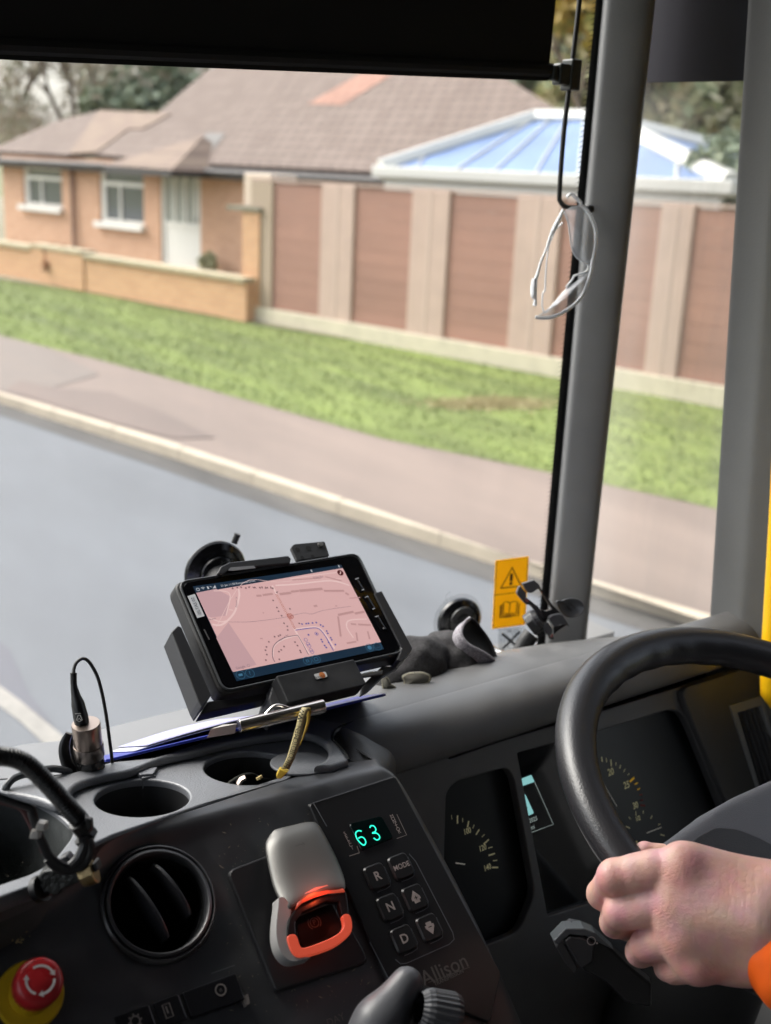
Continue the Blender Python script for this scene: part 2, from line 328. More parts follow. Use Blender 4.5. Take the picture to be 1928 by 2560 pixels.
tag(gr.build('grass', [mat('grass_a', (.155, .20, .055), .8), mat('grass_b', (.225, .245, .09), .8), mat('grass_c', (.12, .175, .045), .8), mat('grass_straw', (.42, .36, .19), .8)]), kind='stuff')
# ---- brick
def brickmat(name, c1, c2, mo, sc=1.0, bw=.225, bh=.075):
    m = mat(name, c1, .85); t = m.node_tree; b = t.nodes['Principled BSDF']; uv = t.nodes.new('ShaderNodeUVMap'); br = t.nodes.new('ShaderNodeTexBrick')
    br.inputs['Scale'].default_value = sc; br.inputs['Brick Width'].default_value = bw; br.inputs['Row Height'].default_value = bh; br.inputs['Mortar Size'].default_value = .01
    br.inputs['Color1'].default_value = (*c1, 1); br.inputs['Color2'].default_value = (*c2, 1); br.inputs['Mortar'].default_value = (*mo, 1); br.inputs['Bias'].default_value = -.2
    t.links.new(uv.outputs[0], br.inputs['Vector']); 
    nz = t.nodes.new('ShaderNodeTexNoise'); nz.inputs['Scale'].default_value = 1.3; t.links.new(uv.outputs[0], nz.inputs['Vector'])
    mx = t.nodes.new('ShaderNodeMix'); mx.data_type = 'RGBA'; mx.blend_type = 'MULTIPLY'; mx.inputs[0].default_value = .35; t.links.new(br.outputs[0], mx.inputs[6]); t.links.new(nz.outputs['Color'], mx.inputs[7])
    t.links.new(br.outputs[0], b.inputs['Base Color']); bp = t.nodes.new('ShaderNodeBump'); bp.inputs['Strength'].default_value = .5; bp.inputs['Distance'].default_value = .01; bp.invert = True
    t.links.new(br.outputs['Fac'], bp.inputs['Height']); t.links.new(bp.outputs[0], b.inputs['Normal']); return m
BR_H = brickmat('house_brick', (.64, .355, .22), (.53, .28, .165), (.62, .47, .35))
BR_W = brickmat('garden_brick', (.66, .37, .20), (.57, .30, .16), (.50, .36, .24))
TILE = brickmat('roof_tiles', (.185, .138, .115), (.15, .108, .088), (.035, .025, .02), 1, .30, .30)
TILE2 = brickmat('orange_brown_tiles', (.24, .175, .13), (.2, .14, .11), (.09, .06, .05), 1, .30, .28)  # paler orange-brown tiles of the porch and valley roofs
# ---- bungalow
d0 = G(690, 812, GZ); d1 = G(1800, 1017, GZ); fd = _n(d1-d0); fd[2] = 0; fd = _n(fd)
HF = Frame(G(452, 679, GZ), fd, Z3v); ZH2 = Z(0, 380, .4202)
Hh = lambda *p: HF.uv(*ZH2(*p))
bung = thing('bungalow', 'orange brick bungalow with brown tiled roof and white front door behind the garden wall', 'house', HF.p(0, 0))
uL = Hh(22, 300)[0]; uR = HF.uv(1000, 600)[0]; eL = Hh(0, 62)[1]
zt = Hh(700, 75)[1]
def hr(a, b):  # rectangle from two corner readings
    (u0, v0), (u1, v1) = Hh(*a), Hh(*b); return [(min(u0, u1), min(v0, v1)), (max(u0, u1), min(v0, v1)), (max(u0, u1), max(v0, v1)), (min(u0, u1), max(v0, v1))]
w1 = hr((130, 85), (372, 335)); w2 = hr((585, 92), (858, 440)); dr = hr((950, 108), (1195, 705))
plate('wall', HF, [(uL, -.2), (uR, -.2), (uR, zt+.1), (uL, zt+.1)], [w1, w2, dr], .25, BR_H, bung, uvf=HF)
sb = MB(); sb.box(HF, uL, uL+.2, -.2, zt+.1, -7, -.25); sb.box(HF, uR-.2, uR, -.2, zt+.1, -7, -.25); sb.box(HF, uL, uR, -.2, zt+.1, -7.2, -7); sb.build('side_wall', BR_H, bung, uvf=HF)
DARKG = mat('dark_window_glass', (.10, .11, .11), .05, spec=.8)
CURT = mat('net_curtain', (.52, .54, .5), .9)
for rct in (w1, w2):
    (a, b), (c, _), (_, d), _q = rct; f = MB(); t = .07
    f.box(HF, a, c, b, b+t, -.14, -.06); f.box(HF, a, c, d-t, d, -.14, -.06); f.box(HF, a, a+t+.12, b+t, d-t, -.14, -.06); f.box(HF, c-t, c, b+t, d-t, -.14, -.06)
    hh = b+(d-b)*.68; mm = a+(c-a)*.42; f.box(HF, a+t+.12, c-t, hh, hh+t*1.3, -.14, -.05); f.box(HF, mm, mm+.06, b+t, hh, -.14, -.055)
    wf = f.build('window', WHITE, bung); MB().box(HF, a+.02, c-.02, b+.02, d-.02, -.12, -.10).build('pane', DARKG, wf)
    MB().box(HF, a+.2, a+(c-a)*.72, b+.02, d-.02, -.2, -.19).build('curtain', CURT, wf)
    MB().box(HF, a-.08, c+.08, b-.13, b, -.02, .14).build('sill', WHITE, wf, bevel=.01)
(a, b), (c, _), (_, d), _q = dr
f = MB(); f.box(HF, a, a+.12, b, d, -.14, -.04); f.box(HF, c-.12, c, b, d, -.14, -.04); f.box(HF, a+.12, c-.12, d-.1, d, -.14, -.04); f.box(HF, a+.12, c-.12, b, b+(d-b)*.42, -.12, -.07); f.box(HF, a+.12, c-.12, b+(d-b)*.42, b+(d-b)*.47, -.12, -.05)
for k in range(3): u = a+.12+(c-a-.24)*(k+.8)/3.2; f.box(HF, u, u+.06, b+(d-b)*.47, d-.1, -.12, -.06)
do = f.build('door', WHITE, bung); MB().box(HF, a+.1, c-.1, b+(d-b)*.45, d-.08, -.11, -.095).build('pane', mat('obscured_glass', (.38, .4, .36), .2), do)
MB().box(HF, c-.26, c-.2, b+1.0, b+1.14, -.07, -.03).build('handle', mat('steel_plain', (.5, .5, .5), .3, 1), do)
# roof: eaves 0.35 m proud of the wall, 33 degree pitch
eh = .35; vE = zt+.02; pitch = rad(33); uyr = Z3v*math.sin(pitch)-HF.n*math.cos(pitch)
RF = Frame(HF.p(0, vE, eh), fd, uyr); zr = Z(0, 0, .5786)
def rfu(*p): return RF.uv(*zr(*p))
main = [rfu(*p) for p in ((330, 655), (740, 700), (1660, 742), (2050, 760), (2420, 480), (2130, 300), (1400, 150), (900, 300), (690, 480), (560, 560))]
vmin = min(q[1] for q in main); main = [(u, max(v, 0)) for u, v in main]
plate('roof', RF, main, [], .12, TILE, bung, uvf=RF)
low = [(u, max(v, 0)) for u, v in [rfu(*p) for p in ((-160, 640), (300, 665), (560, 560), (690, 485), (740, 490), (430, 475), (240, 520), (0, 625), (-160, 600))]]
plate('roof', RF.off(-.02), low, [], .1, mat('dummy_t', (.1, .1, .1)) if False else TILE, bung, uvf=RF)
g2 = [rfu(*p) for p in ((300, 668), (430, 480), (740, 495), (620, 560), (560, 560), (420, 660))]; g2 = [(u, max(v, .02)) for u, v in g2]
plate('valley_roof', RF.off(.03), g2, [], .03, TILE2, bung, uvf=RF)
MB().poly(RF, [rfu(*p) for p in ((840, 640), (920, 650), (975, 580), (895, 575))], .015).build('skylight', mat('skylight_glass', (.17, .16, .15), .85), bung)
tl = [rfu(*p) for p in ((1330, 450), (1480, 455), (1700, 320), (1560, 320))]
MB().poly(RF, tl, .012).build('replaced_tiles', brickmat('new_tiles', (.34, .18, .13), (.28, .15, .11), (.12, .06, .04), 1, .3, .3), bung, uvf=RF)
gt = MB(); u0 = rfu(-200, 680)[0]; u1 = rfu(2000, 750)[0]; gt.tube([RF.p(u, -.06, -.03) for u in np.linspace(u0, u1, 12)], .06, 8); gt.box(HF, u0, u1, vE-.2, vE-.04, eh-.06, eh-.03)
gt.build('gutter', mat('black_gutter', (.05, .045, .045), .5), bung)
MB().box(HF, uL-.3, uR+.3, vE-.2, vE-.16, 0, eh-.06).build('soffit', mat('brown_soffit', (.10, .06, .05), .7), bung)
PFr = Frame(HF.p(0, 0, 1.3), fd, Z3v)
pa = [PFr.uv(*zr(*p)) for p in ((440, 712), (740, 735), (620, 570))]; apex = PFr.p(pa[2][0]-.1, pa[2][1], -1.6); Pb = [PFr.p(*pa[0]), PFr.p(*pa[1]), PFr.p(*pa[1], -2.2), PFr.p(*pa[0], -2.2)]
MB().add(Pb+[apex], [[0, 1, 4], [1, 2, 4], [2, 3, 4], [3, 0, 4], [3, 2, 1, 0]]).build('porch_roof', TILE2, bung, uvf=PFr)
MB().box(PFr, pa[0][0]+.1, pa[1][0]-.05, pa[0][1]-.16, pa[0][1]-.02, -1.2, -.02).build('porch_gutter', MATS['black_gutter'], bung)
dp = MB(); u = Hh(450, 300)[0]; dp.tube([HF.p(u, v, .08) for v in (-.2, zt-.05)], .045, 8); dp.build('shade_strip', mat('shade_strip_brown', (.16, .09, .07), .6), bung)  # brown tube painted in for the shaded wall return between the windows
# ---- garden wall, pier, fence
GF = Frame(G(210, 729, GZ), _n(G(630, 809, GZ)-G(210, 729, GZ)), Z3v)
gu = lambda *p: GF.uv(*ZH2(*p))
ga, gb = gu(-500, 650)[0], gu(1465, 900)[0]; hgt = gu(950, 700)[1]; hs_ = gu(100, 570)[1]; us = gu(190, 600)[0]; um = gu(500, 600)[0]
gwall = thing('garden_wall', 'low orange brick garden wall with pale coping stones along the grass verge', 'wall', GF.p(0, 0))
bw = MB(); bw.box(GF, ga, us, -.15, hs_, -.22, 0); bw.box(GF, us, um, -.15, max(hs_, hgt)+.05, -.25, .03); bw.box(GF, um, gb, -.15, hgt, -.22, 0); bw.build('brickwork', BR_W, gwall, uvf=GF)
COP = mat('coping_stone', (.42, .36, .24), .8, noise=(6, .15)); cw = MB()
for (x0, x1, h) in ((ga, us, hs_), (us, um, max(hs_, hgt)+.05), (um, gb, hgt)):
    x = x0
    while x < x1-.01: e = min(x+.6, x1); cw.box(GF, x+.004, e-.004, h, h+.075, -.26, .05); x = e
cw.build('coping', COP, gwall, bevel=.008)
FF = Frame(d0, fd, Z3v); ZF = Z(640, 420, .4802)
fu = lambda *p: FF.uv(*ZF(*p)); ftop = fu(900, 125)[1]
pier = thing('brick_pier', 'tall brick pier with a pale cap between the low wall and the brown fence', 'pier', FF.p(fu(0, 600)[0], 0))
pu0, pu1 = FF.uv(613, 640)[0], FF.uv(655, 640)[0]; pt = FF.uv(640, 528)[1]
MB().box(FF, pu0, pu1, -.15, pt, -.5, .06).build('shaft', BR_W, pier, uvf=FF)
MB().box(FF, pu0-.35, pu1+.04, pt, pt+.06, -.55, .1).build('slab', mat('grey_slab', (.2, .19, .14), .8), pier)
MB().box(FF, pu0-.02, pu1+.22, pt+.06, ftop+.12, -.5, .02).build('cap', mat('cream_render', (.62, .5, .40), .8), pier, bevel=.02)
BROWN = mat('brown_fence_board', (.34, .185, .14), .7, noise=(2.0, .13, (.25, .25, 1))); PALE = mat('pale_fence_post', (.49, .36, .30), .8, noise=(3, .07)); PALE2 = mat('pale_batten', (.53, .40, .335), .8)
fence = thing('panel_fence', 'tall fence of wide brown panels between pale posts standing on a cream gravel board', 'fence', FF.p(0, 0))
edges = [683, 804, 885, 1028, 1121, 1288, 1368]; us_ = [FF.uv(x, 640)[0] for x in edges]; pitch_ = us_[4]-us_[2]; wp = us_[4]-us_[3]; us_ += [us_[5]+wp]
segs = [(us_[0], us_[1], us_[2]), (us_[2], us_[3], us_[4]), (us_[4], us_[5], us_[5]+wp)]
x = us_[5]+wp; wp *= .62
for k in range(5): segs.append((x, x+pitch_-wp, x+pitch_)); x += pitch_
for (a, b, c) in segs:
    p = MB(); n = 9
    for j in range(n): q0 = .24+(ftop-.24)*j/n; p.box(FF, a, b, q0+.004, .24+(ftop-.24)*(j+1)/n, -.04, 0)
    p.build('panel', BROWN, fence); q = MB(); q.box(FF, b, c, .2, ftop+.02, -.1, .035); po = q.build('post', PALE, fence, bevel=.01)
    MB().box(FF, b+(c-b)*.46, b+(c-b)*.54, .2, ftop+.02, .036, .040).build('batten', PALE2, po)
MB().box(FF, us_[0]-.5, x, ftop+.02, ftop+.05, -.07, .03).build('capping_rail', PALE, fence)
MB().box(FF, us_[0]-.5, us_[0], -.15, ftop, -.12, .03).build('post', mat('pale_end_post', (.40, .31, .23), .8), fence)
MB().box(FF, us_[0]-.5, x, -.1, .235, -.06, .07).build('gravel_board', mat('cream_gravel_board', (.58, .52, .40), .8, noise=(5, .1)), fence, bevel=.01)
# white garage lintel beyond the pier
LF = FF.off(-4); lin = [LF.uv(*ZW(*p)) for p in ((1045, 735), (1370, 760), (1350, 800), (1050, 770))]
ll = MB(); ll.prism(LF, lin, -.3, 0); gar_ = thing('garage_canopy', 'white canopy board above the fence between the brick house and the conservatory', 'canopy', LF.p(*lin[0]))
ll.build('fascia_board', WHITE, gar_); a, b = min(q[0] for q in lin), max(q[0] for q in lin); MB().box(LF, a, b+1.5, lin[0][1]-2.2, lin[0][1]-.25, -2.5, -.35).build('wall', BR_H, gar_, uvf=LF)
MB().box(LF, a-.1, b+1.0, lin[0][1]+.02, lin[0][1]+.09, -2.5, -.05).build('roof', mat('blue_grey_roof', (.17, .2, .25), .5), gar_)
# ---- conservatory
CF = FF.off(-2.6); A = CF.uv(*ZX(-20, 735)); B = CF.uv(*ZX(1490, 790)); ev = (A[1]+B[1])/2; e0, e1 = A[0], B[0]; dd = 5.2
ap = Frame(CF.p(0, 0, -dd/2), fd, Z3v); p1 = ap.uv(*ZX(650, 505)); p2 = ap.uv(*ZX(930, 525)); rv = (p1[1]+p2[1])/2
cons = thing('conservatory', 'white framed conservatory with a blue glazed hipped roof rising above the brown fence', 'conservatory', CF.p((e0+e1)/2, 0, -dd/2))
q = [CF.p(e0, ev), CF.p(e1, ev), CF.p(e1, ev, -dd), CF.p(e0, ev, -dd)]; r1 = ap.p(p1[0], rv); r2 = ap.p(p2[0], rv)
def lp(a, b, t): return a+(b-a)*t
BLUE = mat('blue_roof_glazing', (.15, .225, .40), .45, noise=(1.0, .2)); WH2 = mat('white_roof_frame', (.60, .60, .56), .5)
MB().add(q+[r1, r2], [[0, 1, 5, 4], [1, 2, 5], [2, 3, 4, 5], [3, 0, 4]]).build('glazing', BLUE, cons)
fr = MB()
def bar(a, b, r): fr.tube([a+Z3v*.02, b+Z3v*.02], r, 6)
for a, b in ((q[0], r1), (q[3], r1), (q[1], r2), (q[2], r2), (r1, r2)): bar(a, b, .15)
for k in range(1, 8):
    t = k/8; e = lp(q[0], q[1], t); top = lp(r1, r2, min(max((t-.25)/.5, 0), 1))
    if t < .25: top = lp(q[0], r1, t/.5+.25) if False else lp(r1, q[0], max(0, 1-t/.45))
    if t > .75: top = lp(r2, q[1], max(0, 1-(1-t)/.35))
    bar(e, top, .02)
fr.build('roof_bars', WH2, cons)
ea = MB(); ea.box(CF, e0-.1, e1+.1, ev-.13, ev+.05, -dd-.1, .12); ea.box(CF, e0, e1, ev-.17, ev-.13, -dd-.05, .04); ea.box(CF, e0+.1, e1-.1, ev-.42, ev-.17, -.1, .02); ea.build('eaves_beam', WH2, cons, bevel=.02)
wn = MB()
for k in range(9): u = e0+.1+(e1-e0-.2)*k/8; wn.box(CF, u-.05, u+.05, -.1, ev-.42, -.12, .03)
wn.box(CF, e0+.1, e1-.1, -.1, .5, -.12, .0); wn.build('window_frame', WH2, cons); MB().box(CF, e0+.15, e1-.15, .5, ev-.42, -.09, -.07).build('pane', DARKG, cons)
# ---- trees and planting beyond
def tree(name, label, base, h, cr, n, cols, leaf=.14, trunk=.18, bare=False, group='trees behind the houses', seed=1, flat=1.0):
    rg = random.Random(seed); T = thing(name, label, 'tree', base, group); b = np.array(base, float); tk = MB()
    tips = []
    def grow(p, d, L, r, lev):
        q = p+d*L; mid = (p+q)/2+np.array([rg.uniform(-1, 1), rg.uniform(-1, 1), 0])*L*.06; tk.tube([p, mid, q], [r, r*.85, r*.65], 6, cap=False)
        if lev == 0: tips.append(q); return
        for k in range(3 if lev > 1 or not bare else 5):
            a = rg.uniform(0, 6.28); sp = rg.uniform(.35, .8); dd_ = _n(d+sp*np.array([math.cos(a), math.sin(a), rg.uniform(-.1, .35)])); grow(q-d*L*rg.uniform(0, .25), dd_, L*rg.uniform(.6, .8), r*.55, lev-1)
        if bare: tips.append(q)
    grow(b, Z3v, h*.38, trunk, 3 if not bare else 4); tk.build('trunk', mat('bark', (.14, .11, .08), .9), T)
    cwn = MB(); cen = b+Z3v*(h-cr*flat*.9); cl = [(cen+_n([rg.gauss(0, 1), rg.gauss(0, 1), rg.gauss(0, 1)])*np.array([cr, cr, cr*flat])*rg.random()**.45, rg.uniform(.25, .5)*cr) for _ in range(26)]
    for i in range(n):
        c, r = rg.choice(cl); p = c+_n([rg.gauss(0, 1), rg.gauss(0, 1), rg.gauss(0, 1)])*r*rg.random()**.5; u = _n([rg.gauss(0, 1), rg.gauss(0, 1), rg.gauss(0, 1)]); v = _n(np.cross(u, [rg.gauss(0, 1), rg.gauss(0, 1), 1])); s = leaf*rg.uniform(.5, 1.2)
        asp = .12 if bare else .7; cwn.mi(rg.randrange(len(cols))); cwn.add([p-u*s, p-v*s*asp, p+u*s, p+v*s*asp], [[0, 1, 2, 3]])
    cwn.build('twigs' if bare else 'crown', cols, T); return T
GREY = [mat('twig_grey', (.50, .45, .39), .9), mat('twig_brown', (.38, .32, .26), .9), mat('lichen_green', (.42, .43, .33), .9)]
EVG = [mat('evergreen_dark', (.17, .21, .14), .8), mat('evergreen_mid', (.24, .28, .19), .8), mat('evergreen_light', (.33, .37, .26), .8)]
YEL = [mat('leaf_yellow', (.50, .38, .07), .7), mat('leaf_olive', (.28, .27, .07), .7), mat('leaf_ochre', (.42, .30, .09), .7)]
OLI = [mat('hedge_olive', (.48, .47, .28), .8), mat('hedge_green', (.33, .37, .21), .8), mat('hedge_straw', (.62, .56, .38), .8)]
def behind(x, dist): r = ray(x, 420); r = r/np.linalg.norm(r[:2]); p = C0+r*dist; return (p[0], p[1], GZ)
for i, (x, dist, h, cr, lb) in enumerate(((20, 44, 9.5, 2.6, 'bare grey tree at the far left, beyond the left end of the bungalow roof'), (190, 40, 8.5, 3.4, 'bare grey tree behind the low left hip of the bungalow roof'), (420, 46, 10, 3.6, 'bare grey tree behind the bungalow where its low roof meets the tall roof'), (640, 50, 11, 3.4, 'bare grey tree just showing over the tall roof below the blind'))):
    tree('bare_tree', lb, behind(x, dist), h, cr, 5200 if i else 2600, GREY, .34, .16, True, seed=11+i)
for i, (x, dist, h, cr, lb) in enumerate(((330, 37, 4.6, 1.6, 'dark rounded shrub poking above the low bungalow roof'), (480, 38, 4.9, 1.7, 'dark shrub beside the slope where the tall bungalow roof begins'))):
    tree('evergreen_shrub', lb, behind(x, dist), h, cr, 2500, EVG, .2, .1, seed=31+i, group='shrubs behind the bungalow')
tree('evergreen_tree', 'dark green evergreen tree behind the right hip of the bungalow roof', behind(1350, 44), 8.5, 2.9, 6000, EVG, .24, seed=41)
tree('evergreen_tree', 'tall dark evergreen tree below the pale sky at the edge of the windscreen', behind(1415, 52), 10.2, 2.2, 4000, EVG, .24, seed=42)
tree('autumn_tree', 'yellow leaved tree seen between the hanging wire and the windscreen pillar', behind(1488, 27), 7.6, 1.35, 4000, YEL, .16, seed=43)
for i, (x, dist, h, cr, cols, lb) in enumerate(((1560, 30, 6.5, 2.2, OLI, 'olive green tree behind the conservatory, just right of the windscreen pillar'), (1660, 34, 6.2, 2.6, OLI, 'olive green tree behind the conservatory in the middle of the side window'), (1790, 29, 6.0, 2.3, OLI, 'olive tree beside the right end of the conservatory roof'), (1900, 33, 6.5, 2.6, OLI, 'olive green tree hidden mostly by the grey door post'))):
    tree('garden_tree', lb, behind(x, dist), h, cr, 4500, cols, .2, seed=51+i)
tree('garden_shrub', 'small green shrub beside the right corner of the conservatory eaves', tuple(G(1850, 760, GZ)*0+np.array(behind(1840, 17))), 2.9, .8, 2500, EVG, .1, .05, seed=61, group='shrubs behind the fence')
tree('garden_shrub', 'small reddish shrub growing against the low brick garden wall', tuple(G(*ZH2(350, 790), GZ)), .75, .3, 900, [mat('shrub_red', (.33, .13, .07), .8), mat('shrub_orange', (.42, .20, .10), .8)], .05, .015, seed=62, group='shrubs in front of the bungalow')
tree('garden_shrub', 'small dark shrub behind the low wall to the right of the white front door', tuple(HF.p(Hh(1320, 700)[0], 0, .35)), .5, .2, 900, OLI, .06, .02, seed=63, group='shrubs in front of the bungalow')
# far pale house glimpsed beyond the conservatory
o_ = np.array(behind(1690, 62)); NF = Frame(o_, fd, Z3v); far = thing('far_house', 'pale distant house between the trees above the conservatory roof', 'house', o_)
MB().box(NF, -7, 7, 0, 4.6, -6, 0).build('wall', mat('pale_render', (.5, .46, .36), .8), far); MB().add([NF.p(-7.5, 4.5, .4), NF.p(7.5, 4.5, .4), NF.p(7.5, 4.5, -6.4), NF.p(-7.5, 4.5, -6.4), NF.p(-7.5, 7.2, -3), NF.p(7.5, 7.2, -3)], [[0, 1, 5, 4], [2, 3, 4, 5], [0, 4, 3], [1, 2, 5], [0, 3, 2, 1]]).build('roof', mat('tan_roof', (.36, .30, .17), .8), far)
# ================================================================== THE CAB
def wsy(x): return 1.15-.19*(x-.45)**2
def onws(x, y, o=0):
    yy = 1.1
    for _ in range(12): p = onp(x, y, (0, yy, 0), Y3); yy = wsy(p[0])-o
    return p
def wsframe(x, y, o=0):
    p = onws(x, y, o); s = -.38*(p[0]-.45); ux = _n([1, s, 0]); return Frame(p, ux, Z3v)
TN = _n([.093, .117, .988]); TFx = _n(X3-TN*TN[0]); TF = Frame((.338, .79, 1.5656), TFx, np.cross(TN, TFx))
FA = Frame(at(930, 2250, .95), X3, (0, .766, .643)); INF = Frame((.7, .80, 1.47), X3, (0, .3907, .9205))
DASH = mat('dash_plastic', (.031, .032, .036), .42, noise=(30, .15), bump=(1400, .2, .0004), spec=1.0)
TRAYM = mat('grained_tray_plastic', (.15, .155, .168), .42, bump=(650, .5, .0010), spec=.8)
HOODM = mat('hood_plastic', (.105, .105, .106), .45, noise=(25, .12), bump=(1500, .25, .0004), spec=.75)
GREYP = mat('grey_plastic', (.10, .102, .10), .5, noise=(18, .08), bump=(900, .35, .0006))
BLK = mat('black_plastic', (.008, .008, .009), .35, bump=(900, .1, .0004)); BLKG = mat('black_gloss', (.004, .004, .005), .08)
RUB = mat('black_rubber', (.012, .012, .013), .55, bump=(700, .3, .0006)); VOID = mat('black_void', (.002, .002, .002), .9)
SILV = mat('satin_silver', (.15, .147, .14), .45, .6, bump=(2500, .08, .0002)); CHR = mat('steel_clip', (.58, .54, .50), .24, 1); BRASS = mat('brass_fitting', (.5, .38, .2), .35, 1)
INK = mat('panel_lettering', (.42, .37, .35), .6); INKD = mat('faint_lettering', (.17, .15, .14), .6); EDGE = mat('edge_highlight_and_slat', (.16, .17, .18), .35)
dash = thing('dashboard', 'black moulded vehicle dashboard with cup holders, round air vent and gauges under a hood', 'dashboard', (.56, .8, 1.5))
# deck and tray
c1 = TF.uv(356.5, 1993.4); c2 = TF.uv(*Z4(970, 552)); CR = .0394; CR2 = .0412
circ = lambda c, r, n=48: [(c[0]+r*math.cos(a), c[1]+r*math.sin(a)) for a in np.linspace(0, 2*math.pi, n, endpoint=False)]
front = [(-260, 2330), (0, 2242), (87, 2210), (234, 2108), (284, 2085), (478, 2020), (694, 1949), (872, 1896)]
fr_uv = [TF.uv(*p) for p in front]
bowl = rnd(TF.tr(Z1, [(-500, 880), (0, 900), (170, 912), (330, 1000), (428, 1092), (410, 1140), (322, 1255), (205, 1338), (0, 1408), (-500, 1560)]), .02, 6)
tray_out = [(fr_uv[0][0]-.5, fr_uv[0][1])]+fr_uv+[TF.uv(*q) for q in (Z4(1410, 480), Z4(1380, 390), Z4(1240, 370), Z4(1000, 390), Z4(560, 480), Z1(700, 740), Z1(420, 830), Z1(360, 915), Z1(200, 890), Z1(0, 870), Z1(-500, 860))]; tray_out.append((tray_out[0][0], tray_out[-1][1]))
plate('cup_tray', TF, tray_out, [circ(c1, CR), circ(c2, CR2), bowl], .012, TRAYM, dash, bevel=.0018)
for c, r in ((c1, CR), (c2, CR2)):
    MB().lathe(TF, [(r-.0002, -.006), (r-.003, -.05), (r-.004, -.095), (.001, -.0955)], c[0], c[1], 48, (False, True)).build('cup_holder', mat('cup_well', (.012, .012, .013), .5), dash, smooth=True)
# cup clip tab on the first holder, pad on the second
tb = MB(); a = TF.uv(*Z4(462, 600)); b = TF.uv(*Z4(530, 592)); tb.prism(TF, [TF.uv(*Z4(*p)) for p in ((432, 575), (462, 606), (526, 600), (544, 568), (520, 572), (470, 580))], 0, .004); 
m0 = TF.p((a[0]+b[0])/2, (a[1]+b[1])/2); tb.box(TF, a[0]+.0, b[0], a[1]-.006, a[1]-.001, -.06, .002); tb.build('cup_clip', TRAYM, dash, bevel=.001)
tb = MB(); tb.lathe(TF, [(.028, .0005), (.028, .003), (.02, .004)], *TF.uv(*Z4(1205, 545)), 32); tb.build('cup_clip', TRAYM, dash, bevel=.001, smooth=True)
# bowl pocket
bo = MB(); n_ = len(bowl); cB = np.mean(bowl, 0); rows = []
for s_, h_ in ((1.0, -.004), (.985, -.02), (.95, -.045), (.88, -.065), (.7, -.075), (.3, -.078)): rows.append([TF.p(*(cB+(np.array(q)-cB)*s_), h_) for q in bowl])
bo.grid(rows, closed=True); bo.add([rows[-1][i] for i in range(n_)], [list(range(n_))]); bo.build('storage_bowl', mat('bowl_plastic', (.045, .05, .05), .6, noise=(60, .25), bump=(600, .4, .001)), dash, smooth=True, ang=60)
cr = MB(); rg = random.Random(5)
for i in range(140):
    u, v = TF.uv(*Z1(rg.gauss(20, 60), 1300+rg.gauss(30, 25))); s = rg.uniform(.0006, .0018); p = TF.p(u, v, -.045+rg.uniform(-.006, .0)); cr.tube([p, p+np.array([rg.uniform(-1, 1), rg.uniform(-1, 1), rg.uniform(-.3, .3)])*s*2], s*.5, 4)
tag(cr.build('crumbs', mat('crumb', (.42, .32, .16), .8)), kind='stuff')
# raised rear deck with a soft step round the tray
deck_e = [Z1(-400, 905), Z1(0, 886), Z1(100, 886), Z1(220, 912), Z1(330, 948), Z1(385, 925), Z1(402, 868), Z1(470, 815), Z1(600, 778), Z1(760, 745), Z1(927, 680), Z4(700, 478), Z4(900, 430), Z4(1100, 400), Z4(1210, 392), Z4(1290, 415), Z4(1335, 460), Z4(1325, 510), Z4(1270, 545)]
TD = TF.off(.009)
back = [(1290, 1690), (1000, 1727), (900, 1748), (760, 1785), (620, 1822), (480, 1862)]+[Z1(*p) for p in ((880, 676), (640, 700), (400, 765), (300, 780), (0, 800), (-400, 835))]
deck = [TD.uv(*p) for p in deck_e]; deck = [(deck[0][0]-.3, deck[0][1])]+deck; deck = spl2(deck, 5, False)+[TD.uv(*p) for p in (Z4(1350, 545), Z4(1428, 518), Z4(1405, 478), Z4(1360, 425), Z4(1362, 385), Z4(1400, 360), Z4(1666, 277))]+[TD.uv(*p) for p in back]
deck.append((deck[-1][0]-.3, deck[-1][1]))
plate('top_deck', TD, deck, [], .0085, TRAYM, dash, bevel=.003)
sm_ = MB(); sm_.tube([TD.p(*TD.uv(*p), .0002) for p in (Z4(1430, 516), Z4(1405, 475), Z4(1360, 425), Z4(1357, 400), Z4(1372, 375), Z4(1420, 352), Z4(1540, 315), Z4(1666, 277))], .0009, 6, sub=4); sm_.build('panel_seam', VOID, dash, smooth=True)
# deck back edge falls away to the windscreen base
bk = [TD.p(*TD.uv(*p)) for p in back[::-1]]; bk = [bk[0]-TFx*.35]+bk; MB().grid([[p+Z3v*.0 for p in bk], [p+np.array([0, .02, -.012]) for p in bk], [p+np.array([0, .25, -.10]) for p in bk], [p+np.array([0, .3, -.3]) for p in bk]]).build('windscreen_ledge', TRAYM, dash, smooth=True, ang=60)
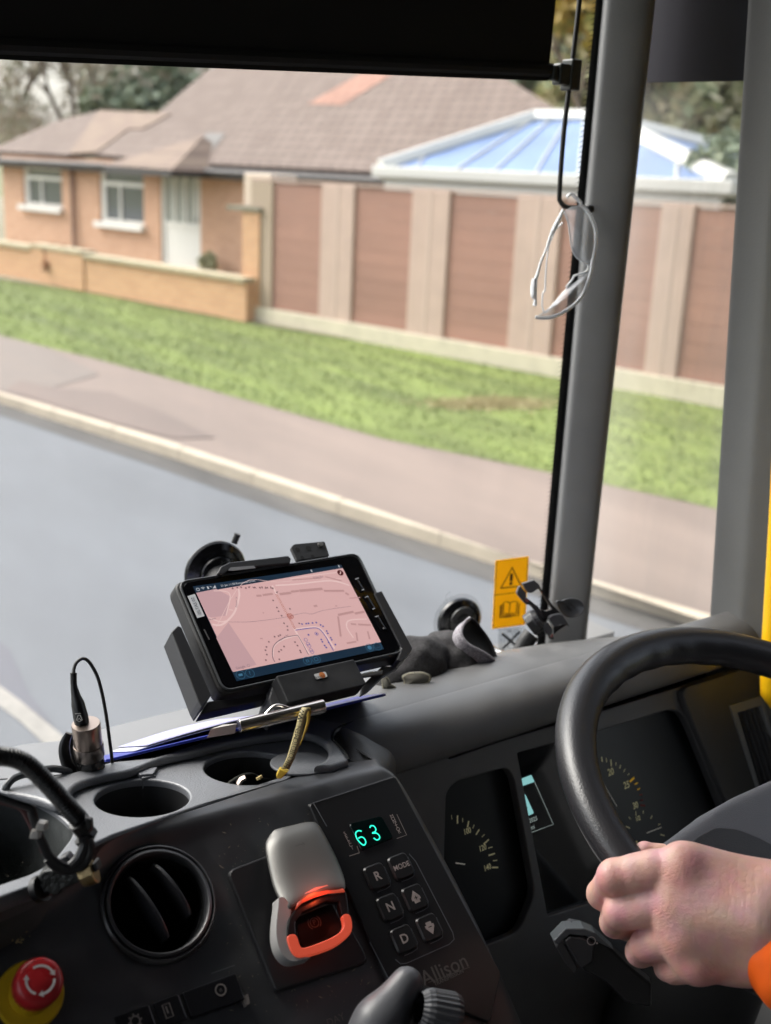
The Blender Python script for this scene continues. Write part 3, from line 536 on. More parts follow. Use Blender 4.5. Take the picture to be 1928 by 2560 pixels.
# fascia (front face of the console), lofted from seam to slope
H_ = [(-300, 2440), (0, 2318), (120, 2262), (234, 2180), (300, 2140), (434, 2095), (700, 2012), (872, 1960), (935, 1944)]
S_ = [(-260, 2330), (0, 2242), (120, 2188), (234, 2108), (300, 2080), (434, 2036), (700, 1947), (872, 1897), (905, 1898)]
cols = []
for k, (h, s) in enumerate(zip(H_, S_)):
    P0 = TF.p(*TF.uv(*s), -.001); P2 = FA.p(*FA.uv(*h)); bul = (.016, .012, .009, .006, .004, .002, 0, 0, 0)[k]; P2 = P2+FA.n*bul*.5
    mid = (P0+P2)/2+np.array([0, 0, .0045]); dn = np.array([0, -.766, -.643])
    c = [P0-Z3v*.02, P0-Z3v*.002, P0+np.array([0, -.003, .0006]), P0*.62+mid*.38+Z3v*.0012, mid, P2*.55+mid*.45+Z3v*.002+np.array([0,-.001,.0015]), P2+dn*.006-FA.n*.001]
    for q in (.02, .05, .09, .14, .2, .4): c.append(P2+dn*q+FA.n*(bul*.6*math.exp(-((q-.04)/.06)**2)-.001))
    if k == 8:
        off = [np.array([.0, 0, 0])]*2+[np.array([.0, 0, 0])]*(len(c)-2)
    cols.append(c)
cols = [[p-TFx*.5 for p in cols[0]], [p-TFx*.15 for p in cols[0]]]+cols
# right rounded edge of the console: along the traced curve, then back
edge_px = [(908, 1899), (915, 1900), (925, 1903), (940, 1908), (955, 1915), (970, 1924), (985, 1937), (1012, 1980), (1052, 2050), (1110, 2155), (1170, 2270), (1222, 2380), (1300, 2560)]
eg = [None]*13
for j, p in enumerate(edge_px):
    q = FA.p(*FA.uv(*p)); eg[j] = q if j > 5 else cols[-1][j]*(1-j/6)+q*(j/6)
for j in range(13): eg[j] = np.array([max(eg[j][0], cols[-1][j][0]+.004), eg[j][1], eg[j][2]])
e2 = [p+np.array([.006, .004, -.004]) for p in eg]; e3 = [p+np.array([.010, .014, -.008]) for p in eg]; e4 = [p+np.array([.010, .16, -.02]) for p in eg]
g = MB(); g.grid(list(map(list, zip(*(cols+[eg, e2, e3, e4]))))); fo = g.build('console_fascia', DASH, dash, smooth=True, subd=3)
bpy.context.view_layer.update(); me_ = bpy.data.meshes.new_from_object(fo.evaluated_get(bpy.context.evaluated_depsgraph_get())); fo.modifiers.clear(); fo.data = me_
vo_ = FA.p(*FA.uv(*Z1(908, 1525)))-np.array(dash.location)-np.array(fo.location); bm_ = bmesh.new(); bm_.from_mesh(me_); kill = []
for f_ in bm_.faces:
    c = np.array(f_.calc_center_median())-vo_; h_ = c@FA.n
    if abs(h_) < .03 and np.linalg.norm(c-FA.n*h_) < .0395: kill.append(f_)
bmesh.ops.delete(bm_, geom=kill, context='FACES'); bm_.to_mesh(me_); bm_.free()
# dust and scratches on the console
# hood over the instruments
xs = [.552, .575, .60, .65, .8, .95, 1.05, 1.12, 1.2, 1.32]
prof = [(1.12, 1.36), (1.0, 1.49), (.94, 1.525), (.905, 1.535), (.864, 1.5355), (.8625, 1.5345), (.861, 1.5355), (.842, 1.5345), (.826, 1.529), (.815, 1.519), (.808, 1.506), (.806, 1.494), (.812, 1.490), (.85, 1.486)]
yb_ = lambda x, y: y if y < .87 else .87+(y-.87)*max(.12, min(1, 1-(x-.97)/.10))
rows = [[C0+.981*(np.array([x, yb_(x, y)-(.012 if x < .56 else 0), z-(.006 if x < .56 else 0)-(.004 if (x > 1.0 and y > .87) else 0)])-C0) for x in xs] for y, z in prof]
MB().grid(rows).build('instrument_hood', HOODM, dash, smooth=True, subd=2)
def poly_sd(u, v, P):
    d = np.full(u.shape, 1e9); ins = np.zeros(u.shape, bool); n = len(P)
    for i in range(n):
        a = P[i]; b = P[(i+1) % n]; e = b-a; wx = u-a[0]; wy_ = v-a[1]; t = np.clip((wx*e[0]+wy_*e[1])/(e@e), 0, 1); d = np.minimum(d, (wx-e[0]*t)**2+(wy_-e[1]*t)**2)
        c = ((a[1] > v) != (b[1] > v)) & (u < (b[0]-a[0])*(v-a[1])/(b[1]-a[1]+1e-12)+a[0]); ins ^= c
    d = np.sqrt(d); return np.where(ins, -d, d)
hp = lambda y, z, x=.60: C0+.981*(np.array([x, y, z])-C0)
prj = lambda P: ((P-TF.o)@TF.ux, (P-TF.o)@TF.uy)
SHP = np.array([TF.uv(870, 1900), TF.uv(*Z4(1403, 478)), TF.uv(*Z4(1360, 425)), TF.uv(*Z4(1366, 388)), prj(hp(.866, 1.53, .575)), prj(hp(.866, 1.53, .66)), prj(hp(.826, 1.52, .64)), prj(FA.p(*FA.uv(940, 1908)))]); SHC = SHP.mean(0)
def shf(P):
    q = P-TF.o; u = q@TF.ux; v = q@TF.uy; h = q@TF.n; d2 = poly_sd(u, v, SHP)+.0125; top_ = .0078-.0080*np.clip((SHC[1]-v)/.03, -.2, 1.3)
    top_ = top_-.012*np.clip((u-SHC[0]+.004)/.03, 0, 1.5)
    hh = np.maximum(h-(top_-.0125), -.05-h); return np.sqrt(np.maximum(d2, 0)**2+np.maximum(hh, 0)**2)+np.minimum(np.maximum(d2, hh), 0)-.0125
s0_ = TF.p(*SHC); blob('console_shoulder', shf, s0_-np.array([.09, .09, .06]), s0_+np.array([.09, .09, .04]), .003, HOODM, dash, 5)
# instrument surround
zi = lambda L: [INF.uv(*Z3(*p)) for p in L]
winL = rnd(zi([(70, 905), (120, 850), (372, 782), (404, 835), (508, 1400), (430, 1590), (150, 1700), (60, 1300)]), .012)
winR = rnd(zi([(755, 625), (1165, 500), (1222, 508), (1262, 570), (1440, 1010), (1400, 1260), (920, 1330), (855, 1230)]), .014)
lcd = rnd(zi([(420, 712), (690, 640), (905, 1408), (570, 1512)]), .002)
so_ = zi([(-300, 950), (-160, 690), (20, 690), (90, 742), (300, 665), (850, 500), (1190, 395), (1400, 330), (1700, 230), (1800, 900), (1500, 2300), (300, 2600), (-200, 1500)])
plate('instrument_surround', INF, so_, [winL, winR, lcd], .012, HOODM, dash, bevel=.0015)
MB().box(INF, -.2, .45, -.5, .035, -.05, -.040).build('backing', VOID, dash)
GL_ = BLKG
for nm, wn_ in (('gauge_left', winL), ('gauge_right', winR)):
    pass
def scale_poly(P, k): c = np.mean(P, 0); return [tuple(c+(np.array(q)-c)*k) for q in P]
TICK = mat('gauge_markings', (.80, .75, .45), .6, emit=((.8, .75, .42), .035)); TICKW = mat('gauge_white', (.85, .82, .72), .6, emit=((.8, .78, .7), .04)); AMB = mat('gauge_amber', (.95, .6, .05), .6, emit=((.9, .5, .04), .06)); REDK = mat('gauge_red', (.35, .04, .03), .6)
GF_ = INF.off(-.016)
for L_, isl in ((winL, True), (winR, False)):
    g0 = MB(); g0.poly(INF, scale_poly(L_, 1.06), -.017); g = g0.build('gauge', mat('gauge_face', (.010, .013, .015), .35), dash)
    t = MB()
    q = lambda *p: GF_.uv(*ZG1(*p))
    if isl:
        for (x0, y0, x1, y1, wd) in ((80, 715, 84, 745, 4), (122, 718, 122, 775, 11), (158, 735, 158, 765, 5), (200, 757, 192, 800, 11), (238, 783, 228, 808, 6), (274, 815, 250, 852, 10), (310, 850, 292, 868, 6), (340, 885, 303, 918, 10), (365, 937, 335, 945, 6), (382, 982, 338, 996, 10), (398, 1029, 368, 1033, 6), (405, 1079, 362, 1079, 10)): t.line(GF_, [q(x0, y0), q(x1, y1)], wd*1.6e-4, 0)
        for s, x, y in (('100', 190, 828), ('120', 297, 945), ('140', 330, 1080)): t.text(GF_, s, *q(x, y), .0085, 0, 0, sx=.8, font_w=.0002)
        t.mi(1); t.line(GF_, [q(105, 1047), q(172, 1057)], 14e-4*1.0, .0008)
        t.build('markings', [TICK, TICKW], g)
    else:
        for (x0, y0, x1, y1, wd, k) in ((1122, 312, 1128, 345, 9, 1), (1155, 320, 1158, 348, 6, 1), (1187, 330, 1190, 378, 10, 1), (1222, 348, 1222, 372, 6, 1), (1255, 368, 1248, 392, 8, 1), (1287, 395, 1275, 417, 6, 1), (1315, 425, 1305, 440, 5, 1), (1350, 455, 1318, 485, 16, 2), (1374, 490, 1352, 503, 9, 2), (1390, 530, 1370, 540, 9, 2), (1405, 572, 1385, 577, 8, 3), (1412, 612, 1390, 614, 8, 3), (1425, 650, 1392, 648, 12, 3), (1360, 690, 1362, 720, 6, 1), (1412, 685, 1412, 706, 5, 1), (1474, 718, 1464, 742, 6, 1), (1312, 728, 1325, 745, 5, 1), (1292, 795, 1320, 806, 7, 1), (1530, 778, 1515, 782, 5, 1), (1560, 858, 1530, 850, 6, 1)):
            t.mi(k-1 if k > 1 else 0); t.line(GF_, [q(x0, y0), q(x1, y1)], wd*1.6e-4, 0)
        t.mi(0)
        for s, x, y, z_ in (('20', 1187, 418, .0105), ('25', 1297, 508, .0105), ('30', 1358, 650, .0095), ('1/2', 1375, 740, .0068), ('0', 1368, 910, .006)): t.text(GF_, s, *q(x, y), z_*1.1, 0, 0, sx=.85, font_w=.0002)
        t.mi(3); t.line(GF_, [q(1098, 440), q(1225, 655)], 6e-4, .001); t.line(GF_, [q(1432, 840), q(1535, 800)], 9e-4, .0008)
        t.build('markings', [TICK, AMB, REDK, TICKW], g)
# central display
LC = INF.off(-.006); TEAL = mat('display_teal', (.03, .07, .07), .4, emit=((.16, .36, .36), .5)); GRYL = mat('display_line', (.03, .03, .03), .4, emit=((.3, .36, .34), .30))
dsp = MB().poly(INF, scale_poly(lcd, 1.04), -.0075).build('display', mat('display_glass', (.006, .008, .010), .07, spec=.9), dash)
q = lambda *p: LC.uv(*ZL(*p)); t = MB(); t.poly(LC, rnd([q(172, 455), q(345, 388), q(385, 475), q(180, 548)], .001), 0)
t.poly(LC, rnd([q(150, 640), q(265, 622), q(378, 870), q(200, 950)], [.0002, .003, .002, .0002]), 0)
t.mi(1); t.line(LC, [q(385, 475), q(622, 1010), q(270, 1140)], 7e-4, 0); t.text(LC, '05-2025', *q(335, 965), .0068, 0, 0, sx=.9); t.text(LC, '52 mi', *q(330, 1060), .0068, 0, 0, sx=.85)
t.mi(2); t.line(LC, [q(205, 745), q(240, 735)], 9e-4, .0004); t.line(LC, [q(228, 835), q(262, 848), q(292, 795)], 12e-4, .0004)
t.build('display_graphics', [TEAL, GRYL, BLKG], dsp)
# right console and rectangular vent
RPF = INF.off(.008); zr_ = lambda L: [RPF.uv(*Z3(*p)) for p in L]
vout = zr_([(1462, 482), (1625, 428), (1790, 860), (1600, 905)]); vin = zr_([(1500, 515), (1618, 478), (1745, 845), (1610, 885)])
rp = rnd(zr_([(1215, 398), (1500, 310), (1800, 190), (2000, 900), (1900, 1300), (1580, 1300), (1470, 1000)]), .02)
plate('side_console', RPF, rp, [vout], .02, GREYP, dash, bevel=.002)
vt = plate('side_vent', RPF.off(.001), vout, [vin], .012, mat('vent_trim', (.36, .38, .38), .4), dash, bevel=.0008)
MB().poly(RPF, scale_poly(vout, .99), -.018).build('vent_duct', VOID, vt)
sl = MB()
for k in range(1, 6):
    a = np.array(vin[0])*(1-k/5.5)+np.array(vin[1])*(k/5.5); b = np.array(vin[3])*(1-k/5.5)+np.array(vin[2])*(k/5.5); sl.line(RPF, [a, b], .0011, -.003); 
sl.build('louvre', EDGE, vt, solid=.006)
# round air vent on the fascia
vc = FA.uv(*Z1(908, 1525)); vent = MB()
vent.lathe(FA, [(.0475, -.008), (.0462, .003), (.0448, .0070), (.0436, .0078), (.0428, .0070), (.0423, .005), (.0417, .005), (.0411, .0080), (.0392, .0088), (.0382, .0080), (.0372, .002), (.0362, -.02)], *vc, 72, (False, False))
vn = vent.build('air_vent', DASH, dash, smooth=True, ang=50)
MB().lathe(FA, [(.0368, -.0), (.0368, -.03), (.001, -.031)], *vc, 48, (False, True)).build('duct', VOID, vn, smooth=True)
for (x0, y0, x1, y1) in ((738, 1370, 965, 1720), (878, 1293, 1095, 1590)):
    a = np.array(FA.uv(*Z1(x0, y0))); b = np.array(FA.uv(*Z1(x1, y1))); L = np.linalg.norm(b-a); dirv = (b-a)/L; ux = FA.ux*dirv[0]+FA.uy*dirv[1]; VF = Frame(FA.p(*a), ux, FA.n)
    pts = [(L*t, .003+.009*math.sin(math.pi*t)**.7) for t in np.linspace(0, 1, 14)]+[(L, -.022), (0, -.022)]
    MB().prism(VF, pts, -.0014, .0014).build('vent_fin', mat('fin_plastic', (.035, .036, .04), .35), vn, bevel=.0008)
# switch row along the bottom
sw = lambda *p: FA.uv(*Z1(*p)); SWF = FA
def rocker(pts, name='rocker_switch'):
    o = MB().prism(FA, rnd([sw(*p) for p in pts], .002), 0, .005, .97).build(name, mat('switch_black', (.010, .010, .012), .3), dash, bevel=.0008); return o
r0 = rocker([(640, 2180), (850, 2105), (905, 2260), (700, 2340)]); r1_ = rocker([(870, 2098), (1020, 2045), (1075, 2195), (925, 2252)]); r2_ = rocker([(1035, 2040), (1350, 1925), (1405, 2080), (1092, 2190)])
t = MB(); f5 = FA.off(.0055); s5 = lambda *p: f5.uv(*Z1(*p))
t.ring(f5, *s5(1272, 2015), .0040, .0012); t.text(f5, 'n', *s5(1272, 2015), .0045); t.build('symbol', INKD, r2_)
t = MB(); t.line(f5, [s5(935, 2105), s5(975, 2090), s5(1000, 2165), s5(960, 2180)], .0009, 0, True); t.line(f5, [s5(955, 2110), s5(970, 2150)], .0012); t.build('symbol', INKD, r1_)
t = MB(); t.ring(f5, *s5(780, 2195), .0034, .0012); [t.line(f5, [(s5(780, 2195)[0]+.0038*math.cos(a), s5(780, 2195)[1]+.0038*math.sin(a)), (s5(780, 2195)[0]+.0054*math.cos(a), s5(780, 2195)[1]+.0054*math.sin(a))], .0013) for a in np.linspace(0, 6.28, 9)[:-1]]; t.build('symbol', INKD, r0)
t = MB(); t.line(FA, [sw(1040, 1985), sw(1350, 1875)], .0007, .0008); t.build('edge_highlight', EDGE, dash)  # pale line painted as the highlight along the panel's top edge
t = MB(); t.text(FA, 'DAY', *FA.uv(*Z2(655, 1535)), .008, 0, .0008); t.prism(FA, [sw(1385, 2060), sw(1420, 2045), sw(1432, 2100), sw(1405, 2120)], 0, .004); t.build('panel_lettering', INKD, dash)
# dust specks on the console
du = MB(); rg = random.Random(8)
for i in range(420):
    if i < 150: p = FA.uv(*Z1(rg.gauss(230, 190), rg.gauss(1650, 110)))
    else: p = FA.uv(*Z2(rg.uniform(0, 900), rg.uniform(380, 1500)))
    s = rg.uniform(.0002, .0005); a = rg.random()*6.28; l = s*rg.choice((1, 1, 2, 5)); dx = np.array([math.cos(a), math.sin(a)]); dy = np.array([-dx[1], dx[0]]); b0 = np.array(p)
    hb = .0006
    du.poly(FA, [tuple(b0+dx*l), tuple(b0+dy*s), tuple(b0-dx*l), tuple(b0-dy*s)], hb+.0)
tag(du.build('dust', mat('dust_speck', (.26, .23, .18), .9)), kind='stuff')
# ---- windscreen, pillar, door post, blinds, cab shell
PIL = mat('pillar_grey_plastic', (.17, .172, .175), .5, noise=(14, .06), bump=(500, .35, .0008))
xs = np.linspace(-1.15, 1.075, 24); ws_ = MB()
ws_.grid([[np.array([x, wsy(x), z]) for x in xs] for z in (1.2, 2.0, 2.9)]); tag(ws_.build('windscreen', glassy('windscreen_glass', (.97, .99, .985), .8, op=.065, opc=(.85, .85, .85), smear=(3.0, (1.6, 1, .7), 2.2)), smooth=True), 'large curved windscreen glass in front of the dashboard', 'windscreen')  # diffuse share adds smears plus a painted-in haze with pale reflections
fb = MB(); L = [onws(1337, 1643), onws(1410, 820), onws(1487, 0)]
def line_on(pts, off, dx):
    return [np.array([p[0]+dx, wsy(p[0]+dx)-off, p[2]]) for p in pts]
ext2 = lambda P: [P[0]+(P[0]-P[-1])*.35]+P+[P[-1]+(P[-1]-P[0])*.8]
Lp = ext2(L); fb.grid([line_on(Lp, .002, .08), line_on(Lp, .002, 0.0)])
for i in range(190):
    t = (i+.5)/190*1.35-.15; p = L[0]+(L[-1]-L[0])*t
    if p[2] > 2.7: break
    for dz, w_ in ((0, 1),):
        a = np.array([p[0]-.0065, wsy(p[0]-.0065)-.002, p[2]-.0028]); b = np.array([p[0], wsy(p[0])-.002, p[2]+.0004]); c = np.array([p[0], wsy(p[0])-.002, p[2]-.0009]); fb.add([a, c, b], [[0, 1, 2]])
tag(fb.build('frit_band', mat('black_frit', (.003, .003, .003), .4)), 'black printed band along the windscreen edge beside the grey pillar', 'glass border')
# A pillar: rounded section, vertical
pilr = thing('windscreen_pillar', 'grey plastic windscreen pillar between the windscreen and the driver side window', 'pillar', (1.1, 1.06, 1.4))
def sect(z): 
    a = onp(*( (1359-(1640-0)*0, 1640)), (0, 1.065, 0), Y3)
    return a
bl = onp(1357, 1640, (0, 1.06, 0), Y3); tl_ = onp(1505, 0, (0, 1.06, 0), Y3); br_ = onp(1452, 1620, (0, 1.045, 0), Y3); tr_ = onp(1634, 0, (0, 1.045, 0), Y3)
rows = []
for z in np.linspace(1.3, 2.95, 12):
    t = (z-bl[2])/(tl_[2]-bl[2]); a = bl+(tl_-bl)*t; b = br_+(tr_-br_)*t; a[2] = b[2] = z; m = a*.52+b*.48
    sec = [a+np.array([.075, .08, 0]), a, a+np.array([.004, -.009, 0]), a*.75+b*.25+np.array([0, -.026, 0]), a*.55+b*.45+np.array([0, -.040, 0]), a*.42+b*.58+np.array([0, -.040, 0]), a*.2+b*.8+np.array([.0, -.018, 0]), b+np.array([-.008, .0, 0]), b+np.array([0, .012, 0]), b+np.array([.03, .06, 0])]
    rows.append(sec)
pm = MB().grid(rows).build('pillar_trim', PIL, pilr, smooth=True, subd=2)
sc_ = MB(); sp = lambda *p: onp(*ZX(*p), (0, 1.035, 0), Y3)
sc_.tube([sp(962, 1180), sp(942, 1200), sp(938, 1225)], [.0004, .0012, .0004], 6, sub=5); sc_.build('scuff', mat('scuff_mark', (.5, .5, .48), .6), pilr)
# side window pane, door post
MB().grid([[np.array([1.235, 1.12, z]), np.array([1.235, .86, z])] for z in (1.2, 2.95)]).build('x', VOID) if False else None
sg = MB(); sg.grid([[np.array([1.215, .70, z]), np.array([1.215, 1.13, z])] for z in (1.2, 2.95)]); tag(sg.build('side_window', glassy('side_glass', (.93, .94, .92), 1.0, op=.13, opc=(.8, .8, .78), smear=(4.0, (1, 2.5, .5), 2.0))), 'narrow driver side window pane between the two grey pillars', 'window')  # diffuse veil painted into the pane to suggest its pale reflections
pst = thing('door_post', 'wide grey door post to the right of the narrow side window', 'post', (1.2, .9, 1.4))
b0 = onp(1766, 1560, (1.195, 0, 0), X3); b1 = onp(1862, 0, (1.195, 0, 0), X3); rows = []
for z in np.linspace(1.3, 2.95, 12):
    t = (z-b0[2])/(b1[2]-b0[2]); yy = b0[1]+(b1[1]-b0[1])*t; rows.append([np.array(p) for p in ((1.25, yy+.004, z), (1.198, yy, z), (1.192, yy-.008, z), (1.186, yy-.05, z), (1.182, yy-.063, z), (1.186, yy-.075, z), (1.2, yy-.12, z), (1.21, yy-.2, z), (1.21, yy-.35, z))])
MB().grid(rows).build('post_trim', mat('post_grey_plastic', (.115, .118, .118), .5, noise=(14, .06), bump=(500, .4, .0008)), pst, smooth=True, subd=2)
# blinds
BLIND = mat('black_blind_fabric', (.006, .0055, .0055), .85, bump=(900, .25, .0004))
bl_ = thing('sun_blind', 'black roller sun blind pulled down across the top of the windscreen', 'blind', (.4, 1.05, 2.2))
p0 = onp(-500, 132, (0, 1.05, 0), Y3); p1_ = onp(0, 150, (0, 1.05, 0), Y3); p2_ = onp(1376, 203, (0, 1.05, 0), Y3); tr2 = onp(1389, -10, (0, 1.05, 0), Y3); e = onp(1371, 165, (0, 1.05, 0), Y3)
BFm = Frame((0, 1.05, 2.2), X3, Z3v); c2_ = lambda p: (p[0], p[2]-2.2)
bpts = [(-1.2, -.05), c2_(p1_), c2_(p2_), c2_(e), c2_(tr2), (tr2[0], .7), (-1.2, .7)]
MB().prism(BFm, rnd(bpts, [.001, .05, .008, .02, .01, .001, .001]), -.0015, .0015).build('fabric', BLIND, bl_)
MB().tube([np.array([-1.2, 1.05, 2.148]), p1_+Z3v*.012, p2_+Z3v*.012+X3*0], .008, 10).build('bottom_bar', BLIND, bl_, smooth=True)
wr = MB(); WP = [(1458, -560), (1450, -60), (1449, 0), (1428, 180), (1410, 330), (1399, 480)]; wy = 1.045
wpt = lambda x, y, yy=wy: onp(x, y, (0, yy, 0), Y3)
wr.tube([wpt(*p) for p in WP]+[wpt(1402, 505), wpt(1415, 517), wpt(1440, 519), wpt(1468, 521)], .0030, 10, sub=4)
rod = tag(wr.build('blind_guide_rod', mat('black_wire', (.012, .011, .011), .4), smooth=True), 'thin black guide rod hanging beside the blind, bent into a hook at its end', 'rod')
tag(MB().lathe(Frame(wpt(1462, 521), wpt(1475, 522)-wpt(1462, 521), Z3v), [(0.004, 0)]).build('x', VOID), 'x', 'x') if False else None
cl = MB(); cf = Frame(wpt(1418, 188), X3, Z3v); cl.box(cf, -.002, .014, -.017, .018, -.009, .010); cl.box(cf, -.018, -.002, -.012, .012, -.007, .008); cl.box(cf, -.026, -.018, -.008, .009, -.004, .005)
clo = thing('blind_clamp', 'small black clamp joining the blind corner to the guide rod', 'clamp', cf.o); cl.build('clamp_body', mat('clamp_plastic', (.02, .025, .024), .35), clo, bevel=.002)
tag(MB().tube([wpt(1466, 521), wpt(1480, 523)], .0048, 12).build('rod_end_cap', BLK, smooth=False, bevel=.001), 'little black end cap on the hooked guide rod against the pillar', 'end cap')
sbm = mat('side_blind_film', (.012, .012, .013), .35); q0 = onp(1612, 203, (1.19, 0, 0), X3); q1 = onp(1858, 203, (1.19, 0, 0), X3)
sbd = MB(); sbd.grid([[np.array([1.205, 1.12, q0[2]]), np.array([1.205, .85, q1[2]])], [np.array([1.205, 1.12, 2.95]), np.array([1.205, .85, 2.95])]]); tag(sbd.build('side_blind', glassy('blind_film', (.07, .07, .075), .5, .12, .55, (.10, .10, .115)), solid=.001), 'dark smoky blind covering the top of the driver side window', 'blind')
rl = MB(); ra = onp(1965, 1250, (1.15, 0, 0), X3); rb = onp(1940, 1690, (1.15, 0, 0), X3); dv = _n(ra-rb)
pts = [ra+dv*1.25, ra+dv*.5, ra, rb, onp(1950, 1735, (1.155, 0, 0), X3), onp(1985, 1765, (1.17, 0, 0), X3), onp(2040, 1775, (1.2, 0, 0), X3)]
tag(rl.tube(pts, .0185, 20, sub=6).build('grab_rail', mat('yellow_rail_paint', (.80, .45, .005), .35), smooth=True), 'bright yellow grab rail beside the grey door post', 'handrail')
# cab body behind and above the camera
shell = mat('cab_lining', (.16, .16, .16), .8)
cab = thing('cab_interior', 'dark lining of the vehicle cab with roof, doors and rear wall around the seats', 'cab', (0, 0, 1)); WF = Frame((0, 0, 0), X3, Y3)
MB().box(WF, -1.3, 1.35, -1.2, 1.3, 2.95, 3.0).build('roof', shell, cab); MB().box(WF, -1.3, 1.35, -1.25, -1.2, .3, 2.95).build('rear_wall', shell, cab); MB().box(WF, -1.3, 1.35, -1.2, 1.3, .25, .3).build('floor', shell, cab)
MB().box(WF, -1.3, -1.25, -1.2, 1.15, .3, 1.5).build('door', shell, cab); MB().box(WF, -1.3, -1.25, -1.2, 1.15, 2.6, 2.95).build('door_header', shell, cab); MB().box(WF, -1.3, -1.25, -1.2, -.3, 1.5, 2.6).build('door_rear', shell, cab)
MB().box(WF, 1.26, 1.35, -1.2, 1.2, .3, 1.34).build('door', shell, cab); MB().box(WF, 1.26, 1.35, -1.2, 1.1, 2.35, 2.95).build('door_header', shell, cab); MB().box(WF, 1.26, 1.35, -1.2, .25, 1.34, 2.6).build('door_rear', shell, cab)
MB().box(WF, -1.3, 1.35, 1.18, 1.24, .3, 1.36).build('front_bulkhead', shell, cab); MB().box(WF, -1.3, 1.35, 1.0, 1.2, 2.62, 2.95).build('header', shell, cab); MB().box(WF, .9, 1.25, .35, 1.0, .3, 1.2).build('footwell', shell, cab)
MB().box(WF, .3, .56, .86, 1.0, .3, 1.4).build('under_dash', VOID, cab); MB().box(WF, -.6, .5, .80, .9, .4, 1.35).build('under_dash', VOID, cab)
# ---- steering wheel
def wheel_frame():
    th, ph = .3777, -.032; nn = np.array([math.sin(th)*math.sin(ph), -math.cos(ph)*math.sin(th), math.cos(th)]); u = _n(np.cross(Y3, nn)); return Frame((.8737, .5304, 1.5285), u, np.cross(nn, u))
SWW = wheel_frame(); WR = .21
LEA = mat('wheel_leather', (.026, .026, .029), .30, bump=(480, .32, .0010)); swh = thing('steering_wheel', 'black leather steering wheel with a wavy grip on its inner rim held by one hand', 'steering wheel', SWW.o)
wm = MB(); rows = []; NA = 240
for i in range(NA):
    a = 2*math.pi*i/NA; er = SWW.ux*math.cos(a)+SWW.uy*math.sin(a); c = SWW.o+er*WR; row = []
    # wave on the inner side over the far arc
    far = max(0, (SWW.uy@er)); pxx = pix(c)[0]; wv = .0007*math.sin(a*34)*min(1, max(0, (far-.75)*5))*(math.cos(a) > -.35)
    for j in range(24):
        b = 2*math.pi*j/24; ro = .0165+(.003*far); ri = .0165+(.006*far)
        cx_, cz_ = math.cos(b), math.sin(b); rr = (ro if cx_ > 0 else ri+wv); row.append(c+er*cx_*rr+SWW.n*cz_*(.0170+.003*far))
    rows.append(row[::-1])
rows.append(rows[0]); wm.grid(rows, closed=True); wm.build('rim', LEA, swh, smooth=True, ang=180)
sm = MB(); sm.tube([SWW.o+(SWW.ux*math.cos(a)+SWW.uy*math.sin(a))*(WR+.0148)-SWW.n*.008 for a in np.linspace(0, 2*math.pi, 160, endpoint=False)], .0008, 6, closed=True); sm.build('rim_seam', mat('seam_thread', (.05, .05, .05), .5), swh, smooth=True)
hubc = (0, 0)
hz = lambda *p: SWW.off(.01).uv(*Z3(*p))
hub_out = [hz(1195, 1175), hz(1240, 1110), hz(1350, 1025), hz(1500, 945), hz(1666, 862)]
ra_ = np.mean([np.linalg.norm(p) for p in hub_out])
hubm = mat('hub_plastic', (.070, .073, .085), .48, bump=(900, .5, .0008))
PADP = np.array([(-.185, -.003), (-.15, .002), (-.118, .007), (-.07, .010), (.07, .010), (.118, .007), (.185, -.003), (.185, -.022), (.125, -.045), (.08, -.10), (-.08, -.10), (-.125, -.045), (-.185, -.022)])
def hubf(P):
    q = P-SWW.o; u = q@SWW.ux; v = q@SWW.uy; h = q@SWW.n; d2 = poly_sd(u, v, PADP*1.0); hh = np.abs(h+.002)-.012
    return np.sqrt(np.maximum(d2, 0)**2+np.maximum(hh, 0)**2)+np.minimum(np.maximum(d2, hh), 0)-.009
blob('hub', hubf, SWW.o-.21, SWW.o+.21, .0045, hubm, swh, 4)
DB = SWW.off(.0192); dz = lambda *p: DB.uv(*Z3(*p)); MB().prism(DB, rnd([dz(*p) for p in ((1235, 1185), (1290, 1125), (1390, 1072), (1500, 1082), (1620, 1130), (1800, 1230), (1800, 1600), (1260, 1600))], .006), -.006, .0008, .97).build('lower_cover', mat('hub_dark_rubber', (.014, .014, .016), .5, bump=(700, .4, .0008)), swh, bevel=.0012)
lp2 = [hz(1225, 1165), hz(1260, 1150), hz(1310, 1145), hz(1345, 1170), hz(1340, 1250), hz(1240, 1250)]
# steering column shroud below the wheel
def colf(P):
    a = SWW.o-SWW.n*.10-SWW.uy*.02; b = SWW.o-SWW.n*.36-SWW.uy*.04; return cap_(P, a, b, .045, .075)
blob('steering_column', colf, SWW.o+np.array([-.2, -.2, -.45]), SWW.o+np.array([.2, .3, .1]), .01, mat('column_black', (.010, .010, .011), .55)); tag(bpy.data.objects['steering_column'], 'dark steering column shroud below the steering wheel hub', 'column')
